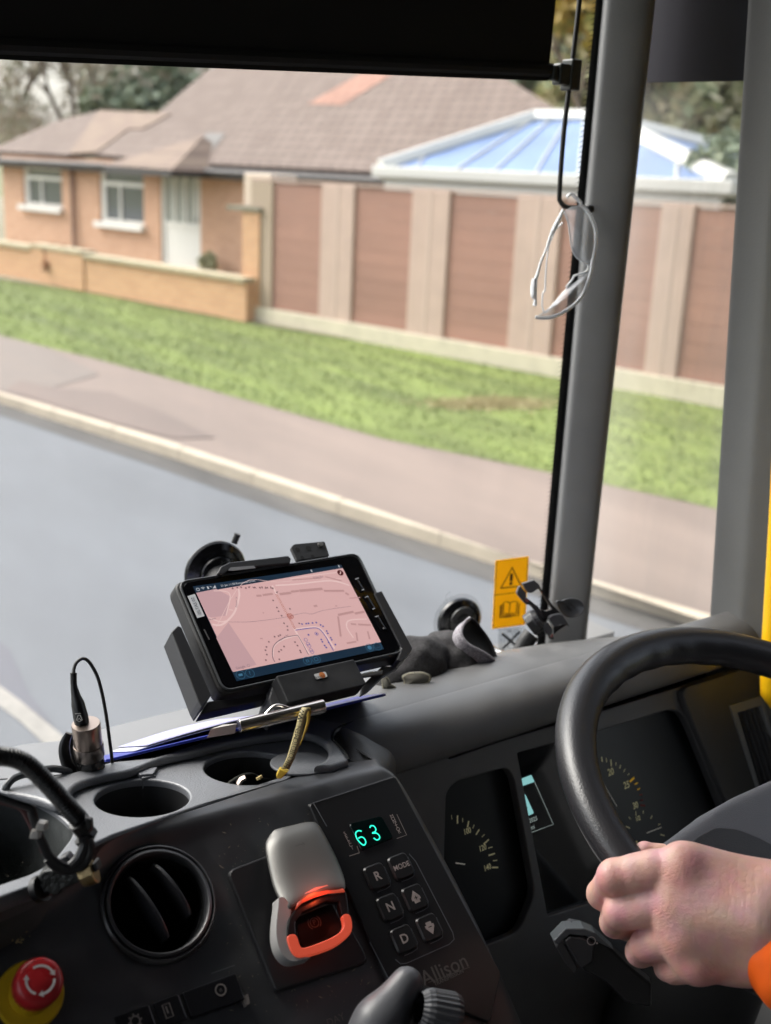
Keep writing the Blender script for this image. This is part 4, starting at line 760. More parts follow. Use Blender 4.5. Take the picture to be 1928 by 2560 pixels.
# ---- column stalk
stk = thing('wiper_stalk', 'black multi faceted control stalk poking out below the steering wheel', 'control stalk', at(*Z3(700, 1650), .98)); SKF = Frame(at(*Z3(720, 1670), .98), _n(ray(*Z3(900, 1640))-ray(*Z3(700, 1640))), Z3v)
SKF = Frame(at(*Z3(720, 1670), .98), R[:, 0], R[:, 1]); sq = lambda *p: SKF.uv(*Z3(*p)); SKM = mat('stalk_grey', (.030, .031, .034), .35); SKD = mat('stalk_black', (.008, .008, .009), .4)
body = [(655, 1590), (690, 1562), (745, 1570), (800, 1590), (850, 1635), (905, 1690), (965, 1750), (1100, 1860), (1100, 1990), (960, 1960), (850, 1850), (745, 1795), (690, 1700)]
MB().prism(SKF, [sq(*p) for p in body], -.022, -.002, .93).build('stem', SKD, stk, bevel=.003, smooth=True, ang=50)
MB().prism(SKF, [sq(*p) for p in ((590, 1632), (652, 1568), (745, 1568), (800, 1590), (900, 1680), (840, 1650), (760, 1608), (672, 1600), (612, 1655))], -.016, .002, .96).build('edge_trim', mat('stalk_edge', (.07, .078, .085), .3), stk, bevel=.001)
MB().prism(SKF, [sq(*p) for p in ((604, 1660), (628, 1632), (640, 1630), (720, 1770), (705, 1800), (660, 1755))], -.018, .001, .95).build('end_cap', SKM, stk, bevel=.0015)
MB().prism(SKF, [sq(*p) for p in ((645, 1628), (672, 1604), (740, 1612), (800, 1640), (790, 1735), (730, 1775))], -.018, .003, .93).build('switch_pad', SKM, stk, bevel=.0012)
t = MB(); S6 = SKF.off(.0036); c_ = S6.uv(*Z3(783, 1635)); t.ring(S6, *c_, .0035, .0008, n=20); t.disc(S6, c_[0]+.005, c_[1]-.002, .0009); t.build('symbol', INK, stk)
# ---- lower lever
lv = thing('retarder_lever', 'grey lever with a ribbed knob at the bottom edge of the console', 'lever', at(*Z2(1000, 1400), .84))
def lvf(P):
    a = at(*Z2(1045, 1335), .845); b = at(*Z2(900, 1560), .83); c = at(*Z2(780, 1800), .82); d = at(*Z2(1085, 1420), .865); return smin(smin(cap_(P, a, b, .0125, .019), cap_(P, b, c, .019, .022), .01), cap_(P, d, at(*Z2(1060, 1600), .87), .010, .02), .006)
c0 = at(*Z2(980, 1500), .84); blob('lever_arm', lvf, c0-.1, c0+.1, .0025, mat('lever_grey', (.085, .087, .095), .42), lv)
kf = Frame(at(*Z2(1150, 1475), .83), Z3v, Y3); ax = _n(at(*Z2(1310, 1500), .835)-at(*Z2(1140, 1465), .83)); t1 = _n(np.cross(ax, Z3v)); KF = Frame(at(*Z2(1140, 1480), .83), t1, np.cross(ax, t1))
kb_ = MB(); kr = []
for h, r in ((-.004, .011), (0, .014), (.004, .0155), (.022, .016), (.026, .0145), (.027, .012)):
    kr.append([KF.p((r+(.0009 if k % 2 else 0))*math.cos(k*math.pi/24), (r+(.0009 if k % 2 else 0))*math.sin(k*math.pi/24), h) for k in range(48)])
kb_.grid(kr, closed=True); kb_.add(kr[-1], [list(range(48))]); kb_.build('ribbed_knob', mat('knob_grey', (.07, .072, .078), .45), lv)
kx = MB(); kx.tube([at(*Z2(1100, 1400), .85), at(*Z2(1130, 1480), .84)], [.012, .012], 12)
kx.build('knob_stem', BLK, lv, smooth=True)
# ================================================================== THINGS ON THE DASHBOARD
# ---- parking brake
pb = thing('parking_brake', 'satin silver parking brake handle with a glowing red loop on the console', 'parking brake', FA.p(*FA.uv(*Z2(480, 1000))))
f2 = lambda *p: FA.uv(*Z2(*p))
base = rnd([f2(45, 722), f2(470, 560), f2(840, 1225), f2(320, 1395)], [.008, .004, .008, .004])
MB().prism(FA, base, -.001, .0045, .975).build('base_plate', mat('brake_plate', (.016, .016, .018), .42, bump=(1500, .2, .0004)), pb, bevel=.0012)
# silver shell: left and right silhouette tracks from top to bottom with height above the panel
Ls = [(300, 560), (290, 590), (312, 700), (340, 850), (346, 930), (332, 1020), (332, 1080), (350, 1150), (385, 1195)]
Rs = [(560, 478), (580, 515), (640, 625), (690, 735), (713, 835), (732, 930), (745, 1010), (742, 1050), (700, 1110)]
hts = [.004, .008, .012, .017, .022, .026, .028, .028, .027]
HF2 = [FA.off(h) for h in hts]; rows = []
for i in range(5):
    a = np.array(HF2[i].uv(*Z2(*Ls[i]))); b = np.array(HF2[i].uv(*Z2(*Rs[i]))); row = []
    for t in np.linspace(0, 1, 15):
        c = a+(b-a)*t; ed = 1-abs(2*t-1)**5; row.append(FA.p(c[0], c[1], hts[i]-.006+.007*ed))
    rows.append(row)
lastL = np.array(FA.off(.024).uv(*Z2(400, 955))); lastR = np.array(FA.off(.024).uv(*Z2(706, 838)))
top = [FA.off(.003).uv(*Z2(*p)) for p in ((335, 498), (520, 466))]
r0_ = [FA.p(*(np.array(top[0])*(1-t)+np.array(top[1])*t), .001) for t in np.linspace(0, 1, 15)]
low_ = []
for t in np.linspace(0, 1, 15):
    p = FA.off(.026).uv(*Z2(*((405, 950) if t == 0 else (405+305*t, 950-110*t-30*math.sin(math.pi*t))))); low_.append(FA.p(*p, .025))
sh = MB().grid([r0_]+rows[:4]+[low_]).build('handle_shell', SILV, pb, smooth=True, solid=.006, subd=2)
# loop
LPF = FA.off(.026); lq_ = lambda L: [LPF.uv(*Z2(*p)) for p in L]
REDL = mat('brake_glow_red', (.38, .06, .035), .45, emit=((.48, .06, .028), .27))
red_ = [(386, 1078), (394, 1130), (425, 1185), (480, 1193), (620, 1150), (700, 1102), (742, 1050), (742, 985), (722, 955), (690, 965), (698, 1020), (672, 1060), (600, 1100), (482, 1142), (455, 1128), (432, 1070)]
MB().prism(LPF, spl2(lq_(red_), 3), -.004, .0022, .985).build('glow_ring', REDL, pb, bevel=.0010, smooth=True, ang=40)
drk = [(386, 1080), (386, 1030), (400, 975), (430, 932), (560, 868), (712, 832), (722, 890), (728, 958), (690, 968), (672, 890), (600, 888), (470, 950), (430, 1000), (432, 1070)]
MB().prism(LPF, lq_(drk), -.006, .0018, .985).build('dark_ring', BLK, pb, bevel=.0010)
sil = [(344, 862), (341, 900), (330, 1000), (330, 1080), (348, 1150), (390, 1203), (440, 1215), (520, 1195), (480, 1190), (425, 1182), (396, 1128), (388, 1060), (394, 1000), (412, 940), (400, 900), (375, 862)]
MB().prism(LPF, spl2(lq_(sil), 3), -.014, .0005, .985).build('handle_side', mat('lit_silver', (.34, .335, .33), .42), pb, bevel=.0012, smooth=True, ang=40)  # lighter copy of the shell's silver, paints the light on its tilted side
gw = MB().grid([[FA.p(*FA.off(.028).uv(*Z2(*p)), .0285) for p in ((432, 930), (470, 893), (540, 862), (610, 842), (706, 832))], [FA.p(*FA.off(.028).uv(*Z2(*p)), .0278) for p in ((450, 885), (490, 838), (545, 808), (610, 795), (700, 815))]]); gw.build('painted_glow', REDL, pb, smooth=True, solid=.001)  # emissive crescent painted in for the red light falling on the shell
ll_ = bpy.data.lights.new('added_brake_glow', 'POINT'); ll_.energy = .009; ll_.color = (1, .10, .03); ll_.shadow_soft_size = .004; lo2 = bpy.data.objects.new('added_brake_glow', ll_); COL.objects.link(lo2); lo2.parent = pb; lo2.location = Vector(FA.p(*FA.off(.034).uv(*Z2(565, 835)), .0375))-pb.location  # added point light hovering above the shell to spread the loop's red glow
MB().prism(FA, rnd([FA.off(.012).uv(*Z2(*p)) for p in ((425, 970), (640, 890), (700, 1010), (680, 1060), (490, 1140), (450, 1110))], .003), .004, .013, .97).build('release_button', mat('button_dark', (.012, .010, .010), .3), pb, bevel=.001)
t = MB(); B1 = FA.off(.0135); c_ = B1.uv(*Z2(540, 1000)); t.ring(B1, *c_, .0037, .0007, n=20); t.text(B1, 'P', *c_, .0058); t.ring(B1, *c_, .0055, .0007, 0, -50, 50, 10); t.ring(B1, *c_, .0055, .0007, 0, 130, 230, 10); t.line(B1, [B1.uv(*Z2(445, 968)), B1.uv(*Z2(622, 893))], .0012, .0); t.build('symbol', INKD, pb)
t = MB(); B2 = FA.off(.0165); c_ = B2.uv(*Z2(466, 590)); t.ring(B2, *c_, .0030, .0005, n=20); t.text(B2, 'P', *c_, .0046); t.ring(B2, *c_, .0045, .0006, 0, -50, 50, 10); t.ring(B2, *c_, .0045, .0006, 0, 130, 230, 10); t.build('symbol', mat('etched_mark', (.1, .1, .1), .6), pb)
# ---- gear selector
gs = thing('gear_selector', 'black push button gear selector showing a green 63 on the console', 'gear selector', FA.p(*FA.uv(*Z2(900, 800))))
kp = rnd([f2(497, 352), f2(975, 197), f2(1560, 1290), f2(1500, 1560), f2(940, 1340)], [.003, .003, .003, .004, .003])
MB().prism(FA, kp, -.001, .003, .985).build('panel', mat('selector_panel', (.013, .013, .014), .38, bump=(1500, .2, .0003)), gs, bevel=.0008)
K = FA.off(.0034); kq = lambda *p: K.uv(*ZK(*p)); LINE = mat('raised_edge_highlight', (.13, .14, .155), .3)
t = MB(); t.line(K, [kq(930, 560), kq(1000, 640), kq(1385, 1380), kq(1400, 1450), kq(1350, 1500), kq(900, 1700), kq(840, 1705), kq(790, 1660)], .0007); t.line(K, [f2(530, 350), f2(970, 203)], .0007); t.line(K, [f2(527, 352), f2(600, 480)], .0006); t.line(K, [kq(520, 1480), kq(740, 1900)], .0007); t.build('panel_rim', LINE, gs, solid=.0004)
dsp_ = rnd([kq(295, 250), kq(640, 165), kq(770, 400), kq(425, 535)], .003)
wd = MB().prism(K, dsp_, -.0005, .0012, .96).build('display_window', mat('selector_window', (.003, .010, .010), .1), gs, bevel=.0005)
GRN = mat('led_green', (.01, .3, .2), .4, emit=((.02, .60, .40), .8)); K3 = K.off(.0014); k3 = lambda *p: K3.uv(*ZK(*p))
def seg(pts, wd_=.0011):
    t_.line(K3, spl2([k3(*p) for p in pts], 4, False), wd_, 0)
t_ = MB(); seg([(435, 325), (400, 320), (372, 345), (385, 400), (425, 450), (460, 470), (478, 440), (462, 400), (430, 385), (400, 400)]); t_.build('digit', GRN, wd)
t_ = MB(); seg([(520, 290), (530, 270), (560, 270), (582, 300), (575, 330), (545, 345), (590, 345), (620, 375), (618, 405), (590, 415), (560, 395)]); t_.build('digit', GRN, wd)
t = MB()
for txt, A_, B_ in (('SELECT', (255, 345), (345, 520)), ('MONITOR', (745, 165), (835, 350))):
    n = len(txt)
    for i, ch in enumerate(txt):
        k = (i+.3)/n; t.text(K, ch, *kq(A_[0]+(B_[0]-A_[0])*k, A_[1]+(B_[1]-A_[1])*k), .0048, 0, .0003)
t.line(K, [kq(305, 585), kq(410, 550), kq(385, 480)], .0006, .0002); t.line(K, [kq(800, 402), kq(902, 365), kq(800, 150)], .0005, .0002); t.build('lettering', INK, gs)
KEYM = mat('selector_key', (.016, .016, .017), .32, bump=(1500, .2, .0003))
for nm, c in (('R', (590, 800)), ('MODE', (840, 695)), ('N', (725, 1120)), ('up', (985, 1020)), ('D', (870, 1450)), ('down', (1135, 1330))):
    cu, cv = kq(*c); w_, h_ = .0105, .0112; sq_ = rnd([(cu-w_, cv-h_), (cu+w_, cv-h_), (cu+w_, cv+h_), (cu-w_, cv+h_)], .005, 6)
    key = MB().mi(0).prism(K, sq_, -.0003, .0022, .86).build('push_button', KEYM, gs, bevel=.0007, smooth=True, ang=30)
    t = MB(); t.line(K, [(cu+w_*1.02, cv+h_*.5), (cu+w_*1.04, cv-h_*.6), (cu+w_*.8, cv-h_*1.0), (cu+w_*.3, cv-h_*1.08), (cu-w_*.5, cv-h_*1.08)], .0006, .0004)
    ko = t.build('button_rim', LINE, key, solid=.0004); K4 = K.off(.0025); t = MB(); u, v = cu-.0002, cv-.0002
    if nm in 'RND': t.text(K4, nm, u, v, .0105, 0, 0, font_w=.00022)
    elif nm == 'MODE': t.text(K4, nm, u, v, .0062, 0, 0, sx=.95, font_w=.0001)
    else:
        s = 1 if nm == 'up' else -1; P = [(-.0045, 0), (0, .0062*s), (.0045, 0), (.0045, -.0022*s), (.0028, -.0022*s), (.0028, -.0046*s), (-.0028, -.0046*s), (-.0028, -.0022*s), (-.0045, -.0022*s)]
        t.poly(K4, [(u+a, v+b) for a, b in P]); t.build('button_arrow', INK, key); t = MB(); K5 = K4.off(.0003); t.line(K5, [(u-.0017, v-.0003*s), (u+.0017, v-.0003*s)], .0008)
        if s > 0: t.line(K5, [(u, v-.0020), (u, v+.0014)], .0008, .0001)
        t.build('button_sign', BLK, key); continue
    t.build('button_letter', INK, key)
t = MB(); t.text(K, 'Allison', *kq(1300, 1770), .0175, 0, .0001, sx=1.0); t.text(K, 'TRANSMISSION', *kq(1345, 1850), .0045, 0, .0001); t.line(K, [kq(1130, 1900), kq(1560, 1740)], .0004); t.build('embossed_name', mat('embossed_letter', (.11, .105, .10), .5), gs, solid=.0003)
# ---- emergency stop
FA0 = FA; FA = FA.off(.013); EC = FA.uv(*Z1(172, 2045)); es = thing('emergency_stop', 'red mushroom emergency stop button on a yellow collar at the lower left', 'emergency stop', FA.p(*EC))
YE = mat('stop_yellow', (.58, .38, .01), .42, noise=(80, .08)); RE = mat('stop_red', (.50, .02, .025), .33, noise=(60, .1))
r_c = 80*.434*0+.0225
MB().lathe(FA, [(.0232, -.02), (.0235, .0015), (.0225, .0035), (.0150, .0045), (.0142, .012), (.0138, .018)], *EC, 64, (True, True)).build('collar', YE, es, smooth=True, bevel=0)
hd = FA.off(.038); MB().lathe(FA, [(.0120, .016), (.0150, .019), (.0163, .023), (.0166, .033), (.0155, .0375), (.0125, .0395), (.001, .0400)], *EC, 64, (True, True)).build('push_head', RE, es, smooth=True, ang=60)
t = MB(); A5 = FA.off(.0401); 
t.ring(A5, *EC, .0092, .0017, 0, 15, 105, 16); t.ring(A5, *EC, .0092, .0017, 0, 160, 235, 16); t.ring(A5, *EC, .0092, .0017, 0, 265, 345, 16)
for a, s in ((15, -1), (160, -1), (265, -1)):
    c_, s_ = math.cos(rad(a)), math.sin(rad(a)); P0 = np.array(EC)+.0092*np.array([c_, s_]); tg = s*np.array([-s_, c_]); nr = np.array([c_, s_]); t.poly(A5, [tuple(P0+tg*.0032), tuple(P0+nr*.0022), tuple(P0-nr*.0022)], .0001)
t.build('arrows', mat('stop_white', (.72, .66, .64), .5), es)
FA = FA0
# ---- tablet in its cradle
TB = Frame((.5425, .8905, 1.6504), (.9988, .0202, -.0435), (.0092, .8099, .5865)); tq = lambda *p: TB.uv(*ZT(*p))
tab = thing('tablet', 'rugged black tablet showing a pink street map, held in a cradle before the windscreen', 'tablet', TB.o)
gl = rnd([tq(168, 322), tq(1180, 158), tq(1440, 712), tq(425, 935)], .010, 8)
c_ = np.mean([tq(168, 322), tq(1180, 158), tq(1440, 712), tq(425, 935)], 0)
bz = lambda k, e: [tuple(np.array(q)+_n(np.array(q)-c_)*e) for q in gl]
MB().prism(TB, bz(1, .0085), -.020, -.001, .99).build('case', RUB, tab, bevel=.003, smooth=True, ang=30)
MB().prism(TB, gl, -.002, .0008).build('front_glass', mat('tablet_glass', (.003, .003, .004), .06), tab, bevel=.0006)
rm = MB(); rm.tube([TB.p(*q, .0006) for q in bz(1, .0028)], .0012, 8, closed=True); rm.build('case_lip', mat('case_lip_grey', (.05, .052, .056), .4), tab, smooth=True)
S0 = TB.off(.0011); sq2 = lambda *p: S0.uv(*ZT(*p)); SU = lambda *p: S0.uv(*ZU(*p))
def em(n, c, s): return mat(n, tuple(x*.12 for x in c), .35, emit=(c, s*.72))
PINK = em('map_pink', s2l(222, 178, 176), .40); ROADC = em('map_road', s2l(235, 200, 196), .42); BLDG = em('map_building', s2l(196, 152, 150), .38); MLINE = em('map_line', s2l(135, 110, 120), .35)
NAVY = em('screen_bar', s2l(20, 45, 66), .35); ICON = em('screen_icon', s2l(70, 120, 150), .35); WHT = em('screen_text', s2l(200, 200, 205), .35); RUST = em('map_route_red', s2l(170, 70, 45), .38); BLU = em('map_route_blue', s2l(85, 80, 160), .38); GRD = em('map_dot_grey', s2l(140, 105, 110), .35)
SH = em('map_shade', s2l(205, 165, 168), .38)
sc = MB().poly(S0, [sq2(237, 338), sq2(1095, 213), sq2(1343, 700), sq2(490, 886)], 0); sco = sc.build('screen', NAVY, tab)
m = MB(); h = .00015; m.mi(0).poly(S0, [sq2(257, 378), sq2(1103, 232), sq2(1325, 660), sq2(470, 833)], h); h2 = .0003
m.mi(10).poly(S0, [SU(150, 305), SU(300, 275), SU(400, 330), SU(370, 475), SU(245, 490)], h2); m.poly(S0, [SU(390, 525), SU(600, 840), SU(420, 890), SU(300, 640)], h2*.9)
m.mi(1)
for pts, wd_ in (([(280, 290), (400, 312), (372, 475)], 1.6), ([(465, 275), (470, 330), (440, 440), (385, 510), (330, 545), (270, 540)], 3.5), ([(245, 490), (330, 520), (385, 510)], 2.2), ([(395, 430), (425, 435)], 1.6), ([(300, 560), (500, 230), (760, 225), (1000, 205), (1240, 200)], .8), ([(740, 250), (900, 240), (1150, 215), (1290, 250)], 3), ([(850, 200), (1100, 165), (1230, 150)], 1.6), ([(715, 250), (890, 590), (990, 760)], 3.5), ([(890, 575), (1040, 560), (1100, 600), (1180, 720)], 3), ([(905, 620), (800, 650), (730, 700), (720, 780)], 3), ([(1320, 640), (1270, 560), (1290, 510), (1420, 500)], 2.2)):
    m.line(S0, spl2([SU(*p) for p in pts], 5, False), wd_*.00055, h2*1.1)
m.mi(2)
for x0, y0, x1, y1, wd_ in ((598, 328, 636, 325, 3.5), (645, 322, 720, 312, 3.5), (770, 315, 855, 305, 4), (855, 297, 915, 290, 3.5), (918, 290, 1090, 275, 4.5), (1100, 290, 1250, 290, 3.5), (1260, 305, 1285, 320, 3.5), (1025, 405, 1050, 400, 3.5), (645, 455, 655, 453, 2), (1185, 403, 1198, 402, 2), (1205, 470, 1320, 445, 3.8), (1330, 460, 1400, 445, 3.8), (1205, 480, 1225, 630, 3), (1300, 535, 1340, 540, 3), (1355, 540, 1450, 545, 3), (1340, 600, 1350, 665, 2.6), (1425, 590, 1440, 650, 2.6), (1270, 680, 1340, 668, 2.8), (865, 210, 1080, 195, 2), (1110, 185, 1230, 215, 2), (1290, 345, 1370, 340, 1.6), (625, 645, 645, 645, 2)): m.line(S0, [SU(x0, y0), SU(x1, y1)], wd_*.0007, h2*1.2)
m.mi(3)
for pts, wd_ in (([(390, 522), (560, 520), (780, 492), (900, 465), (960, 455), (1010, 463), (1100, 435), (1300, 405)], .7), ([(905, 620), (820, 635), (760, 665), (722, 710), (718, 780), (735, 820)], 1.6), ([(905, 620), (940, 680), (985, 765)], 1.6)): m.line(S0, spl2([SU(*p) for p in pts], 5, False), wd_*.0005, h2*1.4)
m.mi(4); m.line(S0, spl2([SU(*p) for p in ((888, 583), (1000, 568), (1060, 572), (1105, 620), (1140, 680), (1170, 735))], 5, False), .0009, h2*1.5)
for x, y in ((937, 538), (968, 535), (985, 533), (1015, 530), (1043, 527), (1075, 545), (1093, 555), (1120, 590), (1128, 607), (1150, 640), (1158, 655), (1185, 690), (985, 618), (1045, 610), (1080, 653), (1088, 670), (1105, 698), (1117, 712), (1135, 675)): m.disc(S0, *SU(x, y), .0010, h2*1.7, 10)
for x, y, r in ((1045, 610, .0019), (965, 655, .0019), (980, 685, .0018), (990, 700, .0019), (1003, 732, .0019), (1012, 745, .0019)): m.ring(S0, *SU(x, y), r, .0004, h2*1.8, n=16)
m.mi(5)
for x, y in ((722, 362), (750, 415), (762, 443), (785, 476), (803, 532), (828, 555), (830, 582), (847, 425), (733, 632), (762, 627), (775, 620), (690, 670), (672, 708), (665, 733), (675, 765), (668, 806), (803, 705), (782, 730), (765, 743), (768, 800), (885, 672), (903, 698), (922, 735), (928, 748), (916, 533)): m.disc(S0, *SU(x, y), .0010, h2*1.7, 10)
rs = random.Random(4)
for x, y in ((420, 270), (458, 265), (480, 262), (520, 268), (545, 262), (575, 265), (590, 268), (625, 270), (640, 268), (665, 266), (675, 268), (705, 265), (720, 270), (752, 300)): u, v = SU(x, y); a = rs.random()*6; m.poly(S0, [(u+.0016*math.cos(a+k), v+.0016*math.sin(a+k)) for k in (0, 2.3, 3.1, 3.9)], h2*1.7)
m.mi(6)
for k in range(34): t_k = k/33; x = 748+(882-748)*t_k; y = 320+(572-320)*t_k; u, v = SU(x, y); m.line(S0, [(u-.0012, v+.0004), (u, v-.0003), (u+.0012, v+.0005)], .0005, h2*1.9)
u, v = SU(850, 480); m.ring(S0, u, v, .0031, .0006, h2*2, n=20); m.ring(S0, u, v, .0018, .0006, h2*2, n=16); m.disc(S0, u, v, .0008, h2*2, 10)
m.mi(7); u, v = SU(1222, 157); m.disc(S0, u, v, .0036, h2*1.9, 24); m.mi(1); m.line(S0, [(u-.0012, v-.0016), (u+.0012, v+.0016)], .0009, h2*2.2)
m.mi(8)
for x, y in ((480, 915), (550, 903), (978, 810), (1042, 798), (1440, 712), (1500, 703)): m.ring(S0, *SU(x, y), .0044, .0004, h2, n=24)
u, v = SU(978, 810); m.line(S0, [(u-.001, v-.0018), (u-.001, v+.0018)], .0008, h2); m.line(S0, [(u+.001, v-.0018), (u+.001, v+.0018)], .0008, h2)
u, v = SU(1042, 798); m.line(S0, rnd([(u-.0018, v-.0018), (u+.0018, v-.0018), (u+.0018, v+.0018), (u-.0018, v+.0018)], .0006), .0006, h2, True)
u, v = SU(480, 915); m.poly(S0, rnd([(u-.0022, v-.0013), (u+.0022, v-.0013), (u+.0022, v+.0013), (u-.0022, v+.0013)], .0005), h2); m.text(S0, '?', *SU(550, 903), .0062, 0, h2); u, v = SU(1440, 712); m.disc(S0, u, v, .0026, h2, 16); m.text(S0, '...', *SU(1500, 700), .007, 0, h2)
m.mi(9); m.text(S0, '21 Jan 11:58 Rosemead Drive', *SU(462, 234), .0034, 0, h2, font_w=.00003, sx=.95)
for x, y in ((163, 280), ): m.ring(S0, *SU(x, y), .0016, .0007, h2, n=14)
u, v = SU(202, 273); [m.ring(S0, u, v-.0014, r, .0005, h2, 45, 135, 8) for r in (.0010, .0020, .0030)]
u, v = SU(238, 267); m.poly(S0, [(u-.0009, v-.0016), (u+.0009, v-.0016), (u+.0009, v+.0016), (u-.0009, v+.0016)], h2); u, v = SU(275, 262); m.poly(S0, [(u-.001, v-.0016), (u+.003, v-.0016), (u+.003, v+.002)], h2); m.line(S0, [(u-.003, v+.0016), (u-.001, v)], .0006, h2)
for x, y in ((1008, 142), (1212, 107)): u, v = SU(x, y); m.poly(S0, [(u-.0007, v-.0015), (u+.0007, v-.0015), (u+.0007, v+.0015), (u-.0007, v+.0015)], h2)
m.mi(3); m.text(S0, 'Beacon Ln', *SU(448, 375), .0030, 68, h2*2); m.text(S0, 'Wyke Rd', *SU(1055, 190), .0032, -3, h2*2); m.text(S0, 'Ashcroft Rd', *SU(800, 640), .0026, 22, h2*2); m.text(S0, 'Beech', *SU(270, 500), .0030, 0, h2*2); m.text(S0, 'Google', *SU(480, 860), .0038, 0, h2*2, sx=.9); m.ring(S0, *SU(538, 847), .0013, .0003, h2*2, n=12)
m.build('map_display', [PINK, ROADC, BLDG, MLINE, BLU, GRD, RUST, em('compass_dark', s2l(90, 25, 30), .3), ICON, WHT, SH], sco)
st = MB(); stp = [sq2(205, 395), sq2(248, 382), sq2(305, 510), sq2(262, 522)]; G1 = TB.off(.0013); st.poly(TB, stp, .0013); sto = st.build('asset_label', mat('label_white', (.62, .64, .66), .5), tab); a_ = np.array(stp[0]); b_ = np.array(stp[3]); ang_ = math.degrees(math.atan2(*(a_-b_)[::-1]))
cc = np.mean(stp, 0); MB().text(TB, 'ISLTAS 02', cc[0], cc[1], .0047, ang_, .0016, sx=1.02).build('label_text', mat('label_ink', (.05, .06, .09), .6), sto)
# hardware keys on the bezel
for i, (x, y) in enumerate(((1190, 335), (1250, 435), (1312, 555))):
    a = np.array(tq(x-20, y-40)); b = np.array(tq(x+28, y+38)); MB().tube([TB.p(*a, .0006), TB.p(*b, .0006)], .0042, 12, flat=.35).build('hardware_key', BLKG, tab, smooth=True)
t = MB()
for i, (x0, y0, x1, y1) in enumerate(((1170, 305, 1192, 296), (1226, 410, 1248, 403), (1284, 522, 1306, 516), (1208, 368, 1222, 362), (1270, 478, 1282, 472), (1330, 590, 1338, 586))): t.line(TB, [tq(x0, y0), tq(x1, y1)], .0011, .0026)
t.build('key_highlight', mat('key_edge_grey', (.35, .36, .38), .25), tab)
MB().line(TB, [tq(300, 590), tq(330, 650)], .0016, .0012).build('speaker_slot', mat('slot_grey', (.05, .05, .05), .5), tab)
MB().box(TB, tq(950, 600)[0]*0-.055, -.0, -.078, -.0705, -.0205, -.0005).build('port_door', RUB, tab, bevel=.001)
# cradle
crd = thing('tablet_cradle', 'black angular cradle with side brackets and a boxy plug block holding the tablet', 'tablet holder', TB.p(0, -.06, -.02))
CRM = mat('cradle_black', (.020, .020, .022), .38, bump=(1200, .15, .0004))
def br(frame_h, pts, h0, h1, name='bracket', m_=CRM, bev=.0012): F_ = TB.off(frame_h); MB().prism(TB, [F_.uv(*ZT(*p)) for p in pts], h0, h1).build(name, m_, crd, bevel=bev)
br(.004, [(112, 600), (150, 562), (172, 572), (345, 965), (290, 1038), (268, 1000)], -.022, .004)
br(.003, [(300, 1038), (345, 965), (520, 945), (690, 915), (690, 950), (640, 962)], -.024, -.008)
br(.004, [(1288, 372), (1332, 358), (1512, 690), (1500, 715), (1440, 770), (1420, 760), (1448, 690)], -.022, .003)
br(.005, [(378, 262), (398, 222), (445, 198), (790, 158), (806, 175), (800, 203), (520, 232), (440, 245), (410, 268)], -.020, .005, 'top_claw')
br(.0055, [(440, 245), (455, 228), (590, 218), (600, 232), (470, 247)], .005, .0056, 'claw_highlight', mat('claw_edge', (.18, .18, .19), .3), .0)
br(.014, [(720, 855), (1168, 757), (1240, 895), (1220, 910), (790, 1012)], -.006, .014, 'plug_block', mat('plug_block_black', (.017, .017, .018), .5, noise=(40, .5), bump=(800, .2, .0005)))
PBF = TB.off(.014); lq = lambda *p: PBF.uv(*ZT(*p)); MB().prism(TB, rnd([lq(935, 848), lq(1002, 832), lq(1015, 862), lq(950, 878)], .0015), .0142, .0148).build('maker_badge', mat('badge_white', (.6, .6, .6), .4), crd)
bd = bpy.data.objects; bad = [o for o in crd.children if o.name.startswith('maker_badge')][0]
t = MB(); B6 = TB.off(.0149); t.disc(B6, *B6.uv(*ZT(985, 850)), .0032, 0, 16); t.mi(1).text(B6, 'Brodit', *B6.uv(*ZT(968, 862)), .0048, 0, .0003); t.build('badge_mark', [mat('badge_orange', (.6, .2, .05), .5), BLK], bad)
br(.006, [(690, 965), (722, 850), (792, 1010), (740, 1062), (715, 1040)], -.03, .0, 'plug_block_side', mat('plug_side_grey', (.05, .05, .054), .5))
br(-.004, [(1225, 900), (1340, 790), (1435, 800), (1350, 850), (1260, 935), (1215, 960)], -.012, -.006, 'support_arm')
br(-.002, [(1210, 840), (1260, 828), (1340, 820), (1335, 845), (1215, 862)], -.006, -.002, 'release_clip', SILV)
tp = TB.off(-.012); MB().prism(tp, rnd([tp.uv(*ZT(*p)) for p in ((803, 112), (822, 92), (1000, 76), (1028, 160), (840, 190))], .002), -.004, 0).build('mount_plate', RUB, crd, bevel=.0008)
t = MB(); [t.disc(tp, *tp.uv(*ZT(x, y)), r, .0003, 16) for x, y, r in ((842, 126, .0028), (905, 118, .0032), (870, 172, .0022), (930, 165, .0022))]; t.build('mount_hole', VOID, crd); MB().lathe(tp, [(.0034, 0), (.003, .002), (.001, .0022)], *tp.uv(*ZT(975, 98)), 16).build('screw', SILV, crd, smooth=True)
